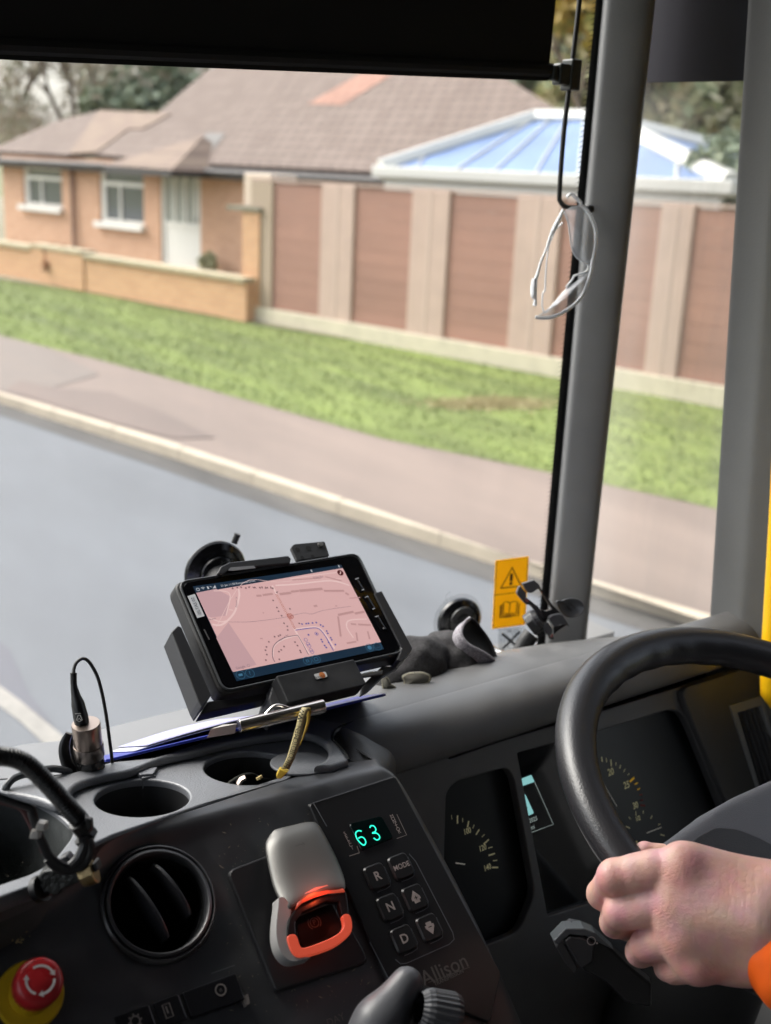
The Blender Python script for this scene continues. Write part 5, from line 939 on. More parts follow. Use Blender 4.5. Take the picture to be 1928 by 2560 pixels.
# suction mount on the glass behind
def suction(name, label, px, py, rad_, parent_extra=None, o=.0):
    F_ = wsframe(px, py, .006); F_ = Frame(F_.o, F_.ux, F_.uy) if F_.n[1] < 0 else Frame(F_.o, -F_.ux, F_.uy); T = thing(name, label, 'suction mount', F_.o)
    MB().lathe(F_, [(rad_, -.004), (rad_*1.01, -.001), (rad_*.97, .002), (rad_*.80, .006), (rad_*.78, .004), (rad_*.62, .006), (rad_*.58, .010), (rad_*.4, .013), (.001, .0135)], 0, 0, 64, (True, True)).build('cup', mat('suction_rubber', (.006, .006, .007), .2), T, smooth=True, ang=30); return T, F_
T1, F1 = suction('suction_mount', 'round black suction mount on the windscreen glass behind the tablet', *ZT(372, 262), .0395)
MB().tube([F1.p(.022, .036, .003), F1.p(.026, .047, .004)], .004, 10).build('release_tab', RUB, T1, smooth=True); MB().tube([F1.p(0, -.005, .01), TB.p(-.03, .0, -.06), TB.p(0, 0, -.02)], [.02, .014, .02], 16, sub=6).build('mount_arm', RUB, T1, smooth=True)
t = MB(); t.line(F1, [(-.001, .016), (.011, .020), (.012, .014), (.0, .010)], .0009, .0136); t.line(F1, [(.001, .02), (.002, .012), (.006, .008)], .0008, .0136); t.build('moulded_mark', mat('moulded_grey', (.09, .09, .09), .4), T1)
# ---- clipboard
cb = thing('clipboard', 'blue clipboard with white papers and a steel clip lying on the dashboard edge', 'clipboard', at(600, 1810, 1.12))
FL = at(258, 1900, 1.0); FR = at(973, 1731, 1.13); BL_ = at(296, 1873, 1.16); CBF = Frame(FL, FR-FL, BL_-FL); Lc = np.linalg.norm(FR-FL); Wc = .20
BLUEB = mat('clipboard_blue', (.018, .035, .33), .28); MB().prism(CBF, rnd([(0, 0), (Lc, 0), (Lc, Wc), (0, Wc)], .012), -.0028, 0).build('board', BLUEB, cb, bevel=.0008)
PAP = mat('white_paper', (.46, .47, .53), .8); rows = []
for j in range(5): rows.append([CBF.p(.03+(Lc*.70-.03)*i/14, .008+j*.045, .0012+.0035*math.sin(math.pi*min(1, i/14.))) for i in range(15)])
MB().grid(rows).build('paper_sheets', PAP, cb, smooth=True, solid=.0008)
rows = [[p+CBF.n*.0022+CBF.ux*.012 for p in r[:11]] for r in rows[:]]; MB().grid(rows).build('loose_sheet', mat('violet_sheet', (.34, .34, .52), .8), cb, smooth=True, solid=.0003)
c1_ = at(*Z4(922, 362), 1.0); c2_b = at(*Z4(1315, 268), 1.035); MB().tube([c1_, c2_b], .0062, 20).build('clip_bar', CHR, cb, bevel=.0006)
cx_ = _n(c2_b-c1_); MB().add([c1_-cx_*.002+Z3v*.003, c1_-cx_*.03-Z3v*.004, c1_-cx_*.026+Z3v*.004, c1_-cx_*.004-Z3v*.006, c1_-cx_*.012+Y3*.006+Z3v*.002], [[0, 2, 4], [2, 1, 4], [1, 3, 4], [3, 0, 4], [0, 3, 1, 2]]).build('clip_corner', mat('clear_plastic_tip', (.6, .58, .55), .15), cb)
MB().tube([c1_+(c2_b-c1_)*.28+Z3v*.004, c1_+(c2_b-c1_)*.45+Z3v*.010+Y3*.004, c1_+(c2_b-c1_)*.62+Z3v*.004], .0012, 6, sub=6).build('clip_loop', CHR, cb, smooth=True)
# ---- yellow lanyard and keys
ly = thing('lanyard', 'yellow translucent wrist strap with black lettering standing up out of the cup holder', 'lanyard', at(*ZST(800, 1250), 1.0))
YS = mat('strap_yellow', (.52, .36, .05), .4, noise=(90, .2)); YS2 = mat('strap_faded', (.30, .25, .12), .45, noise=(60, .2))
d_s = 1.0
edL = [(720, 1320), (800, 1230), (870, 1080), (920, 920), (965, 760), (1005, 620), (1030, 500), (1060, 410), (1090, 375)]; edR = [(905, 1270), (910, 1240), (985, 1080), (1050, 900), (1085, 760), (1110, 620), (1140, 500), (1180, 420), (1200, 390)]
rows = [[at(*ZST(a[0]+(b[0]-a[0])*t, a[1]+(b[1]-a[1])*t), .985-.002*math.sin(math.pi*t)+k*.002) for t in (0, .33, .66, 1)] for k, (a, b) in enumerate(zip(edL, edR))]
MB().grid(rows[1:]).build('strap', YS2, ly, smooth=True, solid=.0012)
eA = [(1090, 378), (1150, 480), (1150, 560), (1120, 680), (1085, 800), (1050, 900)]; eB = [(1200, 385), (1215, 440), (1195, 560), (1160, 680), (1110, 800), (1060, 910)]
MB().grid([[at(*ZST(a[0]+(b[0]-a[0])*t, a[1]+(b[1]-a[1])*t), 1.005+.004) for t in (0, .5, 1)] for a, b in zip(eA, eB)]).build('strap', YS, ly, smooth=True, solid=.001)
t = MB(); txt = 'HICOTOTOMEN.WWW'
path = [(870, 1200), (910, 1120), (945, 1030), (975, 930), (1000, 830), (1030, 720), (1050, 610), (1075, 500), (1095, 430)]; pp = spline(np.array(path, float), 12)[0]
LLf = Frame(at(*ZST(980, 850), .984), R[:, 0], R[:, 1])
for i, ch in enumerate(txt):
    k = int((i+.5)/len(txt)*(len(pp)-2)); p = pp[k]; dq = pp[k+1]-pp[k]; an = math.degrees(math.atan2(-dq[1], dq[0])); t.text(LLf, ch, *LLf.uv(*ZST(*p)), .0065, an, .0008+.001*abs(i-7)/7, sx=.9)
t.build('strap_lettering', mat('strap_ink', (.03, .03, .02), .6), ly)
MB().prism(LLf, [LLf.uv(*ZST(*p)) for p in ((715, 1330), (765, 1225), (905, 1275), (870, 1300), (800, 1380), (730, 1380))], -.008, .0, .9).build('buckle', mat('buckle_yellow', (.72, .5, .06), .35), ly, bevel=.001)
ky = thing('keyring', 'metal keyring with small keys down in the cup holder under the lanyard', 'keyring', at(*ZST(350, 1380), 1.0))
MB().tube([at(*ZST(x, y), 1.0+.01*k) for k, (x, y) in enumerate(((60, 1440), (200, 1350), (340, 1305), (450, 1330), (520, 1370), (640, 1380)))], .0014, 8, sub=6).build('ring', mat('key_dark', (.06, .06, .05), .3), ky, smooth=True)
MB().tube([at(*ZST(200, 1450), .99), at(*ZST(240, 1380), .99), at(*ZST(300, 1350), .99)], [.004, .0035, .003], 8, flat=.5).build('key', mat('key_metal', (.38, .32, .28), .3, 1), ky, smooth=True); MB().tube([at(*ZST(485, 1340), .995), at(*ZST(500, 1370), .995)], .003, 8).build('key_tag', mat('tag_cream', (.7, .55, .25), .4), ky)
# ---- 12 volt plug with cable
px = ZK2; pd = .99; B_ = at(*px(782, 1535), pd); T_ = at(*px(715, 965), pd-.02); ax = _n(T_-B_); PF = Frame(B_, _n(np.cross(Y3, ax)), np.cross(ax, _n(np.cross(Y3, ax)))); PL = np.linalg.norm(T_-B_)
plg = thing('power_plug', 'brown metallic power socket adapter standing upright on the dashboard with a black plug on top', 'power adapter', B_)
mm = lambda pxw: pxw*.2161*pd/FPX/2; BRZ = mat('bronze_metal', (.27, .22, .19), .28, 1)
MB().lathe(PF, [(mm(320), -.012), (mm(320), PL*.24), (mm(290), PL*.28), (mm(290), PL*.33)], 0, 0, 40).build('socket_base', mat('socket_black', (.010, .010, .010), .25), plg, smooth=True)
MB().lathe(PF, [(mm(325), PL*.33), (mm(345), PL*.36), (mm(345), PL*.56), (mm(335), PL*.58)], 0, 0, 48).build('retaining_ring', mat('ring_bronze', (.2, .175, .16), .32, 1), plg, smooth=True)
MB().lathe(PF, [(mm(320), PL*.57), (mm(322), PL*.985), (mm(310), PL), (mm(120), PL*1.0)], 0, 0, 48).build('adapter_body', BRZ, plg, smooth=True)
MB().lathe(PF, [(mm(110), PL*1.003), (.001, PL*1.003)], 0, 0, 24).build('adapter_top', mat('socket_face', (.5, .42, .38), .4), plg) if False else None
t = MB(); L6 = Frame(at(*px(720, 1500), pd-.012), R[:, 0], R[:, 1]); t.text(L6, 'USB', *L6.uv(*px(730, 1505)), .006, 8, .0004); t.build('socket_lettering', INK, plg)
up = [at(*px(x, y), pd-.018) for x, y in ((672, 975), (655, 880), (625, 740), (600, 640), (578, 520), (574, 380))]; usb = MB().tube(up, [mm(165), mm(170), mm(150), mm(105), mm(72), mm(75)], 16, sub=5).build('cable_plug', BLK, plg, smooth=True)
U8 = Frame(at(*px(640, 915), pd-.018-mm(185)), R[:, 0], R[:, 1]); uq = lambda *p: U8.uv(*px(*p)); t = MB(); t.line(U8, [uq(592, 853), uq(658, 850)], .0005); t.line(U8, [uq(628, 870), uq(608, 925), uq(640, 945), uq(675, 925), uq(650, 870)], .0007, 0, True); t.line(U8, [uq(620, 925), uq(640, 905), uq(665, 930)], .0006); t.build('plug_emblem', mat('emblem_white', (.6, .58, .55), .5), usb)
MB().tube([at(*px(x, y), pd-.01) for x, y in ((520, 1080), (475, 1190), (468, 1300), (500, 1430), (560, 1535))], [mm(60), mm(90), mm(100), mm(100), mm(110)], 12, sub=5, flat=1.4).build('socket_flap', mat('flap_black', (.006, .006, .006), .3), plg, smooth=True)
MB().prism(Frame(at(*px(560, 1300), pd+.0), R[:, 0], R[:, 1]), [Frame(at(*px(560, 1300), pd), R[:, 0], R[:, 1]).uv(*px(*p)) for p in ((560, 1065), (500, 1110), (480, 1250), (500, 1420), (560, 1540), (640, 1545), (620, 1300))], -.004, 0).build('socket_flap', MATS['flap_black'], plg, bevel=.001)
cbl = MB(); cp = [(574, 385), (580, 330), (610, 260), (680, 215), (745, 245), (810, 340), (860, 450), (905, 620), (940, 800), (965, 960), (990, 1150), (1010, 1300), (1022, 1420)]
cbl.tube([at(*px(x, y), pd-.018+.025*k/12) for k, (x, y) in enumerate(cp)], mm(40), 10, sub=5); tag(cbl.build('charging_cable', RUB, smooth=True), 'thin black cable looping from the power plug down to the dashboard', 'cable')
tag(MB().tube([at(*ZC(x, y), d) for x, y, d in ((62, 690, .93), (100, 610, .93), (180, 530, .935), (310, 480, .94), (450, 440, .95), (640, 412, .96), (750, 420, .965), (880, 455, .975))], .0032, 10, sub=5).build('loose_cable', mat('cable_grey', (.035, .04, .045), .4), smooth=True), 'thin grey cable lying across the dashboard corner behind the thick conduit', 'cable')
# ---- gooseneck conduit with switch block
gn = thing('gooseneck_conduit', 'thick black corrugated cable conduit arching in from the left edge of the dashboard', 'conduit', at(*ZC(500, 560), .76))
pts = np.array([at(*ZC(x, y), d) for x, y, d in ((-1500, 1500, .74), (-1000, 700, .735), (-500, 330, .735), (-250, 255, .74), (-120, 240, .745), (0, 255, .75), (150, 272, .755), (300, 330, .76), (430, 430, .765), (560, 560, .77), (690, 700, .775), (820, 850, .78), (930, 970, .785), (1010, 1060, .79))]); Q, _ = spline(pts, 22)
L_ = np.r_[0, np.cumsum(np.linalg.norm(np.diff(Q, axis=0), axis=1))]; rr = .0060+.0007*np.sign(np.sin(L_/.0026*2*math.pi))*(1)
Qf = np.array([np.interp(np.linspace(0, L_[-1], 520), L_, Q[:, i]) for i in range(3)]).T; Lf = np.linspace(0, L_[-1], 520); rr = .0061+.0006*np.tanh(3*np.sin(Lf/.0024*2*math.pi))
MB().tube(Qf, rr, 14).build('conduit', mat('conduit_black', (.010, .010, .011), .4), gn, smooth=True, ang=180)
MB().tube([at(*ZC(975, 1070), .785), at(*ZC(1075, 1190), .79)], [.0075, .0072], 16).build('end_collar', BLK, gn, bevel=.001); MB().tube([at(*ZC(1040, 1230), .79), at(*ZC(1130, 1300), .792)], .0088, 8).build('cable_tie', BLK, gn, bevel=.001)
MB().prism(Frame(at(*ZC(1100, 1080), .783), R[:, 0], R[:, 1]), [Frame(at(*ZC(1100, 1080), .783), R[:, 0], R[:, 1]).uv(*ZC(*p)) for p in ((1070, 1020), (1160, 1040), (1165, 1160), (1100, 1190))], -.004, .002).build('tie_head', BLK, gn, bevel=.001)
wi = MB(); 
for P in ([(1050, 1270), (1070, 1350), (1040, 1450), (980, 1560), (900, 1640)], [(1110, 1290), (1140, 1380), (1120, 1500), (1060, 1610), (960, 1660), (840, 1655), (720, 1600), (610, 1500), (560, 1400), (500, 1270), (460, 1150), (420, 1000), (380, 900), (250, 850), (100, 800), (-60, 740)], [(1080, 1290), (1100, 1400), (1070, 1540), (980, 1640), (860, 1690), (700, 1640), (600, 1540)]):
    wi.tube([at(*ZC(x, y), .785-.00002*max(0, 1100-x)) for x, y in P], .0033 if len(P) > 6 else .0040, 10, sub=5)
wi.build('wire_loom', mat('loom_black', (.014, .014, .016), .38), gn, smooth=True)
wr2 = MB().tube([at(*ZC(x, y), .775) for x, y in ((-60, 800), (120, 835), (280, 900), (360, 1020), (440, 1180), (500, 1290), (560, 1450))], .0028, 8, sub=5).build('red_wire', mat('dull_red_wire', (.06, .015, .015), .45), gn, smooth=True)
for (x, y) in ((515, 1130), (440, 1230)): f_ = Frame(at(*ZC(x, y), .768), R[:, 0], R[:, 1]); MB().prism(f_, rnd([(-.0040, -.0030), (.0036, -.0036), (.0042, .0026), (-.002, .0038)], .001), -.004, .003, .8).build('wire_clip', mat('clip_pale', (.45, .43, .40), .5), gn, bevel=.0006)
SB = Frame(at(*ZC(760, 1780), .79), R[:, 0], R[:, 1]); sbq = lambda L: [SB.uv(*ZC(*p)) for p in L]
blk = thing('switch_block', 'greasy black cable clamp block with a brass fitting on the console seam', 'cable clamp', SB.o); BK2 = mat('greasy_black', (.010, .011, .010), .4, noise=(150, .6), bump=(300, .6, .002))
MB().prism(SB, sbq([(460, 1740), (560, 1660), (700, 1640), (880, 1650), (1040, 1640), (1080, 1800), (900, 1880), (800, 1930), (780, 1980), (640, 2010), (600, 1970), (520, 2020), (430, 2010), (400, 1970), (430, 1900), (520, 1840)]), -.02, .004, .9).build('body', BK2, blk, bevel=.002)
MB().prism(SB, sbq([(700, 1560), (820, 1500), (900, 1600), (880, 1660), (740, 1650)]), -.014, -.002, .9).build('cover', mat('clamp_cover', (.03, .03, .034), .4), blk, bevel=.0015)
MB().tube([SB.p(*sbq([(480, 1930)])[0], .000), SB.p(*sbq([(560, 1890)])[0], .002)], .0095, 16).build('grommet', BLK, blk, smooth=True)
MB().tube([SB.p(*sbq([(1030, 1760)])[0], 0), SB.p(*sbq([(1195, 1690)])[0], 0)], .0082, 20).build('brass_nut', BRASS, blk, bevel=.0006); t = MB()
for k in range(6): t.tube([SB.p(*sbq([(1080+k*20, 1740-k*8)])[0], 0), SB.p(*sbq([(1089+k*20, 1736-k*8)])[0], 0)], .0087, 20)
t.build('thread', BRASS, blk); MB().prism(SB, sbq([(1165, 1590), (1215, 1555), (1265, 1670), (1200, 1710)]), -.008, .004, .9).build('end_plug', BLK, blk, bevel=.001)
MB().tube([at(*ZC(1150, 1065), .79), at(*ZC(1408, 1225), .815)], .0016, 6).build('x', VOID) if False else None
# ---- gloves
GLV = mat('glove_black_fabric', (.042, .040, .042), .95, noise=(260, .5), bump=(900, .9, .0015)); CUF = mat('glove_grey_lining', (.36, .34, .37), .95, noise=(500, .55), bump=(1100, 1.0, .0015)); LTH = mat('glove_beige_leather', (.21, .20, .165), .8, noise=(150, .15))
gv = thing('work_glove', 'black work glove lying on the dashboard with its pale grey cuff gaping open upwards', 'glove', at(*ZGL(1200, 700), 1.33))
dg = 1.31
# cuff: front wall (grey, outside) and dark inside wall as one open tube
frontL = [(1250, 258), (1150, 300), (1075, 410), (1055, 500), (1080, 620), (1160, 740), (1260, 830)]
rim = [(1250, 258), (1180, 330), (1165, 430), (1230, 520), (1340, 580), (1440, 640), (1535, 730)]
backr = [(1250, 258), (1310, 300), (1360, 370), (1420, 450), (1470, 540), (1505, 640), (1535, 730)]
def lay(P, d, dz=0): return [at(*ZGL(*p), d+dz*math.sin(math.pi*k/(len(P)-1))) for k, p in enumerate(P)]
FLs = [np.array(p) for p in lay([(1250, 258), (1120, 315), (1060, 420), (1058, 540), (1110, 680), (1230, 800), (1420, 800)], dg, -.004)]; RM = [np.array(p) for p in lay(rim, dg, -.022)]; BR_ = [np.array(p) for p in lay(backr, dg+.006, .012)]
MB().grid([FLs, [a*.5+b*.5-_n(ray(1200, 1650))*.008 for a, b in zip(FLs, RM)], RM]).build('cuff', CUF, gv, smooth=True, subd=2, solid=.0025)
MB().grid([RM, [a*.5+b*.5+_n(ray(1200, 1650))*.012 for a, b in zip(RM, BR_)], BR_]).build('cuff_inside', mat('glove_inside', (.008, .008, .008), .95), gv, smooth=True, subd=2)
MB().tube(RM, .0022, 8, sub=5).build('cuff_hem', CUF, gv, smooth=True); MB().tube(BR_, .0018, 8, sub=5).build('cuff_hem', GLV, gv, smooth=True)
def wob(P, s, a): return a*np.sin(P[..., 0]*s)*np.sin(P[..., 1]*s*1.3+1)*np.sin(P[..., 2]*s*.9)
def glf(P):
    A_ = [at(*ZGL(x, y), d) for x, y, d in ((990, 640, 1.325), (1060, 760, 1.32), (1150, 850, 1.315), (960, 880, 1.31))]
    d = smin(cap_(P, A_[0], A_[1], .030, .032), cap_(P, A_[1], A_[2], .032, .028), .02); d = smin(d, cap_(P, A_[1], A_[3], .026, .022), .02); return d+wob(P, 180, .0022)
c0 = at(*ZGL(1060, 760), 1.32); blob('palm', glf, c0-.10, c0+.10, .004, GLV, gv, 1)
gv2 = thing('work_glove', 'crumpled black work glove with a beige leather patch lying beside the tablet cradle', 'glove', at(*ZGL(700, 780), 1.27))
def glf2(P):
    A_ = [at(*ZGL(x, y), d) for x, y, d in ((860, 650, 1.30), (700, 730, 1.285), (620, 830, 1.27), (480, 850, 1.26), (820, 860, 1.28), (420, 940, 1.25))]
    d = smin(cap_(P, A_[0], A_[1], .024, .030), cap_(P, A_[1], A_[2], .028, .022), .02); d = smin(d, cap_(P, A_[2], A_[3], .018, .012), .01); d = smin(d, cap_(P, A_[1], A_[4], .026, .022), .015); d = smin(d, cap_(P, A_[3], A_[5], .012, .012), .01); return d+wob(P, 150, .002)
c0 = at(*ZGL(680, 780), 1.28); blob('palm', glf2, c0-.12, c0+.12, .004, GLV, gv2, 1)
def leather(P, d, bul): 
    F_ = Frame(at(*ZGL(*np.mean(P, 0)), d), R[:, 0], R[:, 1]); q = rnd([F_.uv(*ZGL(*p)) for p in P], .004); c = np.mean(q, 0); MB().grid([[F_.p(*(c+(np.array(z)-c)*k), h) for z in q] for k, h in ((1, 0), (.8, bul*.5), (.4, bul), (.02, bul*1.1))], closed=True).build('leather_patch', LTH, gv2, smooth=True, ang=180)
    t = MB(); pr = [tuple(c+(np.array(z)-c)*.9) for z in spl2(q, 2)]; 
    for k in range(0, len(pr), 1): a = np.array(pr[k]); b = np.array(pr[(k+1) % len(pr)]); t.tube([F_.p(*a, .0012+bul*.25), F_.p(*(a*.45+b*.55), .0016+bul*.25)], .0005, 5)
    t.build('stitching', mat('stitch_cream', (.4, .37, .26), .8), gv2)
leather([(560, 830), (640, 795), (780, 785), (875, 825), (860, 895), (700, 935), (540, 975), (600, 900)], 1.238, .004); leather([(365, 850), (410, 825), (450, 860), (470, 920), (530, 940), (430, 985), (380, 960)], 1.225, .004)
# ---- phone holder on its bent arm
ph = thing('phone_holder', 'empty black phone holder with spring claws on a bent metal arm beside the pillar', 'phone holder', at(*ZP(650, 1050), 1.42))
T2, F2 = suction('suction_mount', 'round black suction mount on the windscreen beside the yellow warning sticker', *ZGL(1150, 290), .0330)
t = MB(); t.ring(F2, -.002, .006, .015, .009, .0138, 40, 175, 20); t.build('cup_lever', mat('lever_sheen', (.05, .05, .052), .3), T2, solid=.002)
MB().lathe(F2, [(.0385, -.0055), (.036, -.0035), (.03, -.003)], 0, 0, 48, (False, False)).build('clear_skirt', glassy('clear_skirt_pvc', (.9, .9, .9), 1.5, .1, .12), T2, smooth=True)
dp_ = 1.40
MB().tube([at(*ZS(x, y), d) for x, y, d in ((520, 700, 1.62), (600, 800, 1.50), (650, 850, 1.44), (700, 873, 1.42), (760, 892, 1.41), (810, 880, 1.405), (850, 830, 1.40))], .0052, 14, sub=6).build('arm', mat('arm_metal', (.22, .22, .22), .25, .8), ph, smooth=True)
MB().tube([at(*ZS(x, y), 1.40) for x, y in ((765, 893), (810, 880), (845, 835), (880, 780), (915, 735))], [.0070, .0085, .0095, .0105, .0105], 16, sub=5).build('arm_sleeve', RUB, ph, smooth=True)
PH = Frame(at(*ZP(650, 950), 1.395), R[:, 0], R[:, 1]); pq = lambda L: [PH.uv(*ZP(*p)) for p in L]; PLM = mat('holder_plastic', (.055, .056, .062), .38, bump=(900, .15, .0003)); PLD = mat('holder_dark', (.016, .016, .018), .4)
MB().tube([PH.p(*pq([(440, 1150)])[0], -.004), PH.p(*pq([(590, 1040)])[0], -.002)], [.0150, .0155], 10).build('ball_nut', PLD, ph, bevel=.0012); MB().tube([PH.p(*pq([(550, 1060)])[0], -.002), PH.p(*pq([(640, 1000)])[0], .0)], [.0150, .0125], 24).build('collar', PLM, ph, bevel=.001)
def claw(L, h0, h1, nm='claw', m_=None, top=.94): MB().prism(PH, rnd(pq(L), .0012), h0, h1, top).build(nm, m_ or PLM, ph, bevel=.0012)
claw([(300, 400), (500, 335), (585, 395), (635, 480), (560, 500), (500, 550), (420, 572), (360, 520)], -.002, .010); claw([(205, 560), (245, 450), (290, 445), (380, 570), (370, 650), (320, 720), (220, 600)], -.002, .009)
claw([(320, 720), (380, 640), (480, 720), (600, 810), (680, 960), (720, 1090), (640, 1010), (540, 880), (440, 780), (370, 760)], -.006, .002, 'side_arm', PLM); claw([(590, 480), (650, 500), (760, 660), (860, 800), (1000, 930), (940, 930), (830, 850), (700, 640)], -.008, -.001, 'side_arm', PLD)
claw([(630, 850), (720, 890), (850, 850), (940, 910), (930, 960), (800, 1000), (740, 1060), (690, 1030)], -.010, -.002, 'spring_body', PLD)
claw([(750, 1000), (800, 950), (930, 920), (1000, 940), (1080, 1060), (1130, 1160), (1060, 1110), (960, 1110), (850, 1160)], -.002, .010); claw([(655, 1170), (690, 1090), (745, 1060), (830, 1200), (820, 1260), (770, 1320), (700, 1250)], -.002, .009); claw([(860, 1170), (1060, 1110), (1110, 1130), (1000, 1200), (920, 1260), (870, 1300)], -.012, -.004, 'spring_body', PLD)
claw([(520, 1300), (640, 1200), (740, 1290), (700, 1330), (630, 1355), (590, 1320)], -.012, -.004, 'lower_bracket', PLD); claw([(770, 1310), (830, 1340), (890, 1345), (870, 1385), (790, 1370)], -.008, -.004, 'lower_bracket', PLM)
RP = mat('holder_red_pad', (.45, .12, .12), .4); claw([(370, 660), (430, 690), (410, 735), (355, 700)], .002, .0045, 'red_pad', RP); claw([(810, 1300), (850, 1270), (850, 1330), (810, 1350)], .0, .003, 'red_pad', RP)
op = MB(); OPF = PH.off(-.02); oq = [OPF.uv(*ZP(*p)) for p in ((900, 720), (1000, 700), (1100, 665), (1250, 665), (1350, 720), (1400, 820), (1350, 930), (1220, 1000), (1080, 990), (980, 900))]; cc = np.mean(oq, 0); op.grid([[OPF.p(*(cc+(np.array(z)-cc)*k), h) for z in spl2(oq, 4)] for k, h in ((1, 0), (.93, .0025), (.9, .0015), (.02, .001))], closed=True); op.build('locking_paddle', mat('paddle_grey', (.06, .062, .07), .3), ph, smooth=True, ang=180)
t = MB(); t.line(OPF, [OPF.uv(*ZP(1085, 800)), OPF.uv(*ZP(1165, 880))], .0012, .0025); t.line(OPF, [OPF.uv(*ZP(1150, 760)), OPF.uv(*ZP(1230, 830))], .0012, .0025); t.build('paddle_mark', mat('paddle_dark', (.02, .02, .02), .4), ph)
# ---- stickers on the glass
SF = wsframe(*ZS(770, 450), .004); SF = SF if SF.n[1] < 0 else Frame(SF.o, SF.ux, SF.uy); sgq = lambda *p: SF.uv(*ZS(*p))
stk1 = thing('warning_sticker', 'orange yellow sticker with a warning triangle above an open book, on the windscreen', 'sticker', SF.o); ORG = mat('sticker_orange', (.85, .54, .01), .45)
_t = ORG.node_tree; _b = _t.nodes['Principled BSDF']; _tr = _t.nodes.new('ShaderNodeBsdfTranslucent'); _tr.inputs[0].default_value = (1, .70, .03, 1); _mx = _t.nodes.new('ShaderNodeMixShader'); _mx.inputs[0].default_value = .42; _o = [n for n in _t.nodes if n.type == 'OUTPUT_MATERIAL'][0]; _t.links.new(_b.outputs[0], _mx.inputs[1]); _t.links.new(_tr.outputs[0], _mx.inputs[2]); _t.links.new(_mx.outputs[0], _o.inputs[0])
MB().prism(SF, rnd([sgq(664, 226), sgq(896, 196), sgq(870, 672), sgq(640, 703)], .002), -.0006, 0).build('backing', ORG, stk1)
BI = mat('sticker_ink', (.035, .012, .006), .6); t = MB(); t.line(SF, [sgq(664+8, 234), sgq(888, 205), sgq(862, 664), sgq(648, 694)], .0008, .0003, True); t.line(SF, [sgq(655, 466), sgq(880, 437)], .0009, .0004)
t.line(SF, [sgq(778, 275), sgq(700, 417), sgq(840, 402)], .0032, .0005, True); t.line(SF, [sgq(775, 315), sgq(771, 368)], .0048, .0006); t.disc(SF, *sgq(769, 385), .0026, .0007, 16); t.build('warning_triangle', BI, stk1)
t = MB(); w_ = .0013; bl2 = lambda L, c=False: t.line(SF, [sgq(*p) for p in L], w_, .0005, c)
bl2([(720, 515), (745, 512), (763, 520), (785, 510), (812, 507), (805, 592), (780, 590), (757, 600), (735, 592), (716, 598)], True); bl2([(763, 520), (757, 600)]); bl2([(712, 524), (706, 606), (735, 602), (757, 610), (785, 600), (815, 602), (820, 515)]); bl2([(703, 532), (697, 615), (735, 612), (757, 617), (790, 608), (823, 610), (829, 522)]); bl2([(697, 540), (692, 622), (740, 618), (770, 612)]); t.build('open_book', BI, stk1)
stk2 = thing('clear_sticker', 'clear sticker with a crossed out cab drawing under the orange warning sticker', 'sticker', SF.p(*sgq(760, 780))); MB().poly(SF, [sgq(686, 700), sgq(856, 686), sgq(846, 935), sgq(690, 950)], -.0008).build('film', glassy('clear_film', (.92, .94, .95), .6, .1, .30, (.75, .8, .83)), stk2)
DI = mat('drawing_ink', (.08, .085, .09), .6); t = MB(); t.line(SF, [sgq(708, 732), sgq(828, 836)], .0036, .0004); t.line(SF, [sgq(832, 716), sgq(708, 842)], .0036, .0008)
for L in ([(690, 748), (722, 742), (722, 830), (690, 838)], [(700, 760), (700, 830)], [(735, 730), (742, 716), (768, 712)], [(742, 740), (750, 830)], [(790, 712), (812, 700), (832, 760), (818, 778), (790, 712)], [(775, 725), (790, 760), (820, 800)], [(740, 765), (780, 780), (790, 800)]): t.line(SF, [sgq(*p) for p in L], .0007, .0012)
t.line(SF, [sgq(748, 715), sgq(772, 712)], .0022, .0014); t.line(SF, [sgq(682, 706), sgq(856, 688), sgq(850, 846), sgq(680, 858)], .0005, .0016, True)
for x in range(700, 850, 16): t.line(SF, [sgq(x, 915), sgq(x-3, 950)], .0007, .0006)
t.line(SF, [sgq(690, 912), sgq(845, 900)], .0006, .0005); t.build('drawing', DI, stk2)
t = MB(); f_ = wsframe(*ZS(330, 470), .003)
for L in ([(318, 515), (316, 470), (345, 443), (352, 455)], [(240, 775), (262, 800), (275, 812)]): t.line(f_, [f_.uv(*ZS(*p)) for p in L], .0004)
tag(t.build('glass_scratch', mat('scratch_pale', (.4, .42, .42), .5)), 'fine pale scratch marks on the windscreen around the right suction mount', 'scratch')
# ---- safety glasses hanging from the hook
gg = thing('safety_glasses', 'clear plastic safety glasses hanging from the hooked guide rod by the pillar', 'safety glasses', at(*ZGG(900, 400), 1.36)); CLR = glassy('clear_polycarbonate', (.93, .94, .96), 2.6, .05, .42, (.82, .85, .9)); CLF = mat('clear_frame_edge', (.75, .77, .8), .12, alpha=.62, spec=1); CLH = mat('clear_highlight', (.85, .87, .9), .15, alpha=.9, spec=1)
gd = 1.36; gp = lambda x, y, d=0: at(*ZGG(x, y), gd+d)
def gt_(L, r, nm, m_=CLF, d=0): MB().tube([gp(*p, d) if len(p) == 2 else gp(*p) for p in L], r, 8, sub=6).build(nm, m_, gg, smooth=True)
gt_([(980, 350), (1080, 430), (1160, 560), (1215, 720), (1225, 860), (1210, 1020), (1170, 1200), (1150, 1330), (1080, 1560), (980, 1740), (820, 1880), (640, 1980), (480, 2010), (340, 1995)], .0023, 'brow_bar', CLH)
up_l = [(760, 450), (820, 620), (845, 800), (870, 980), (920, 1100), (1010, 1180), (1090, 1230), (1150, 1240), (1190, 1100), (1225, 860), (1180, 600), (1100, 450), (1000, 370), (860, 390)]
lo_l = [(1120, 1330), (1040, 1400), (930, 1490), (820, 1570), (720, 1660), (600, 1800), (480, 1930), (340, 1995), (480, 2010), (640, 1980), (820, 1880), (980, 1740), (1080, 1560), (1140, 1380)]
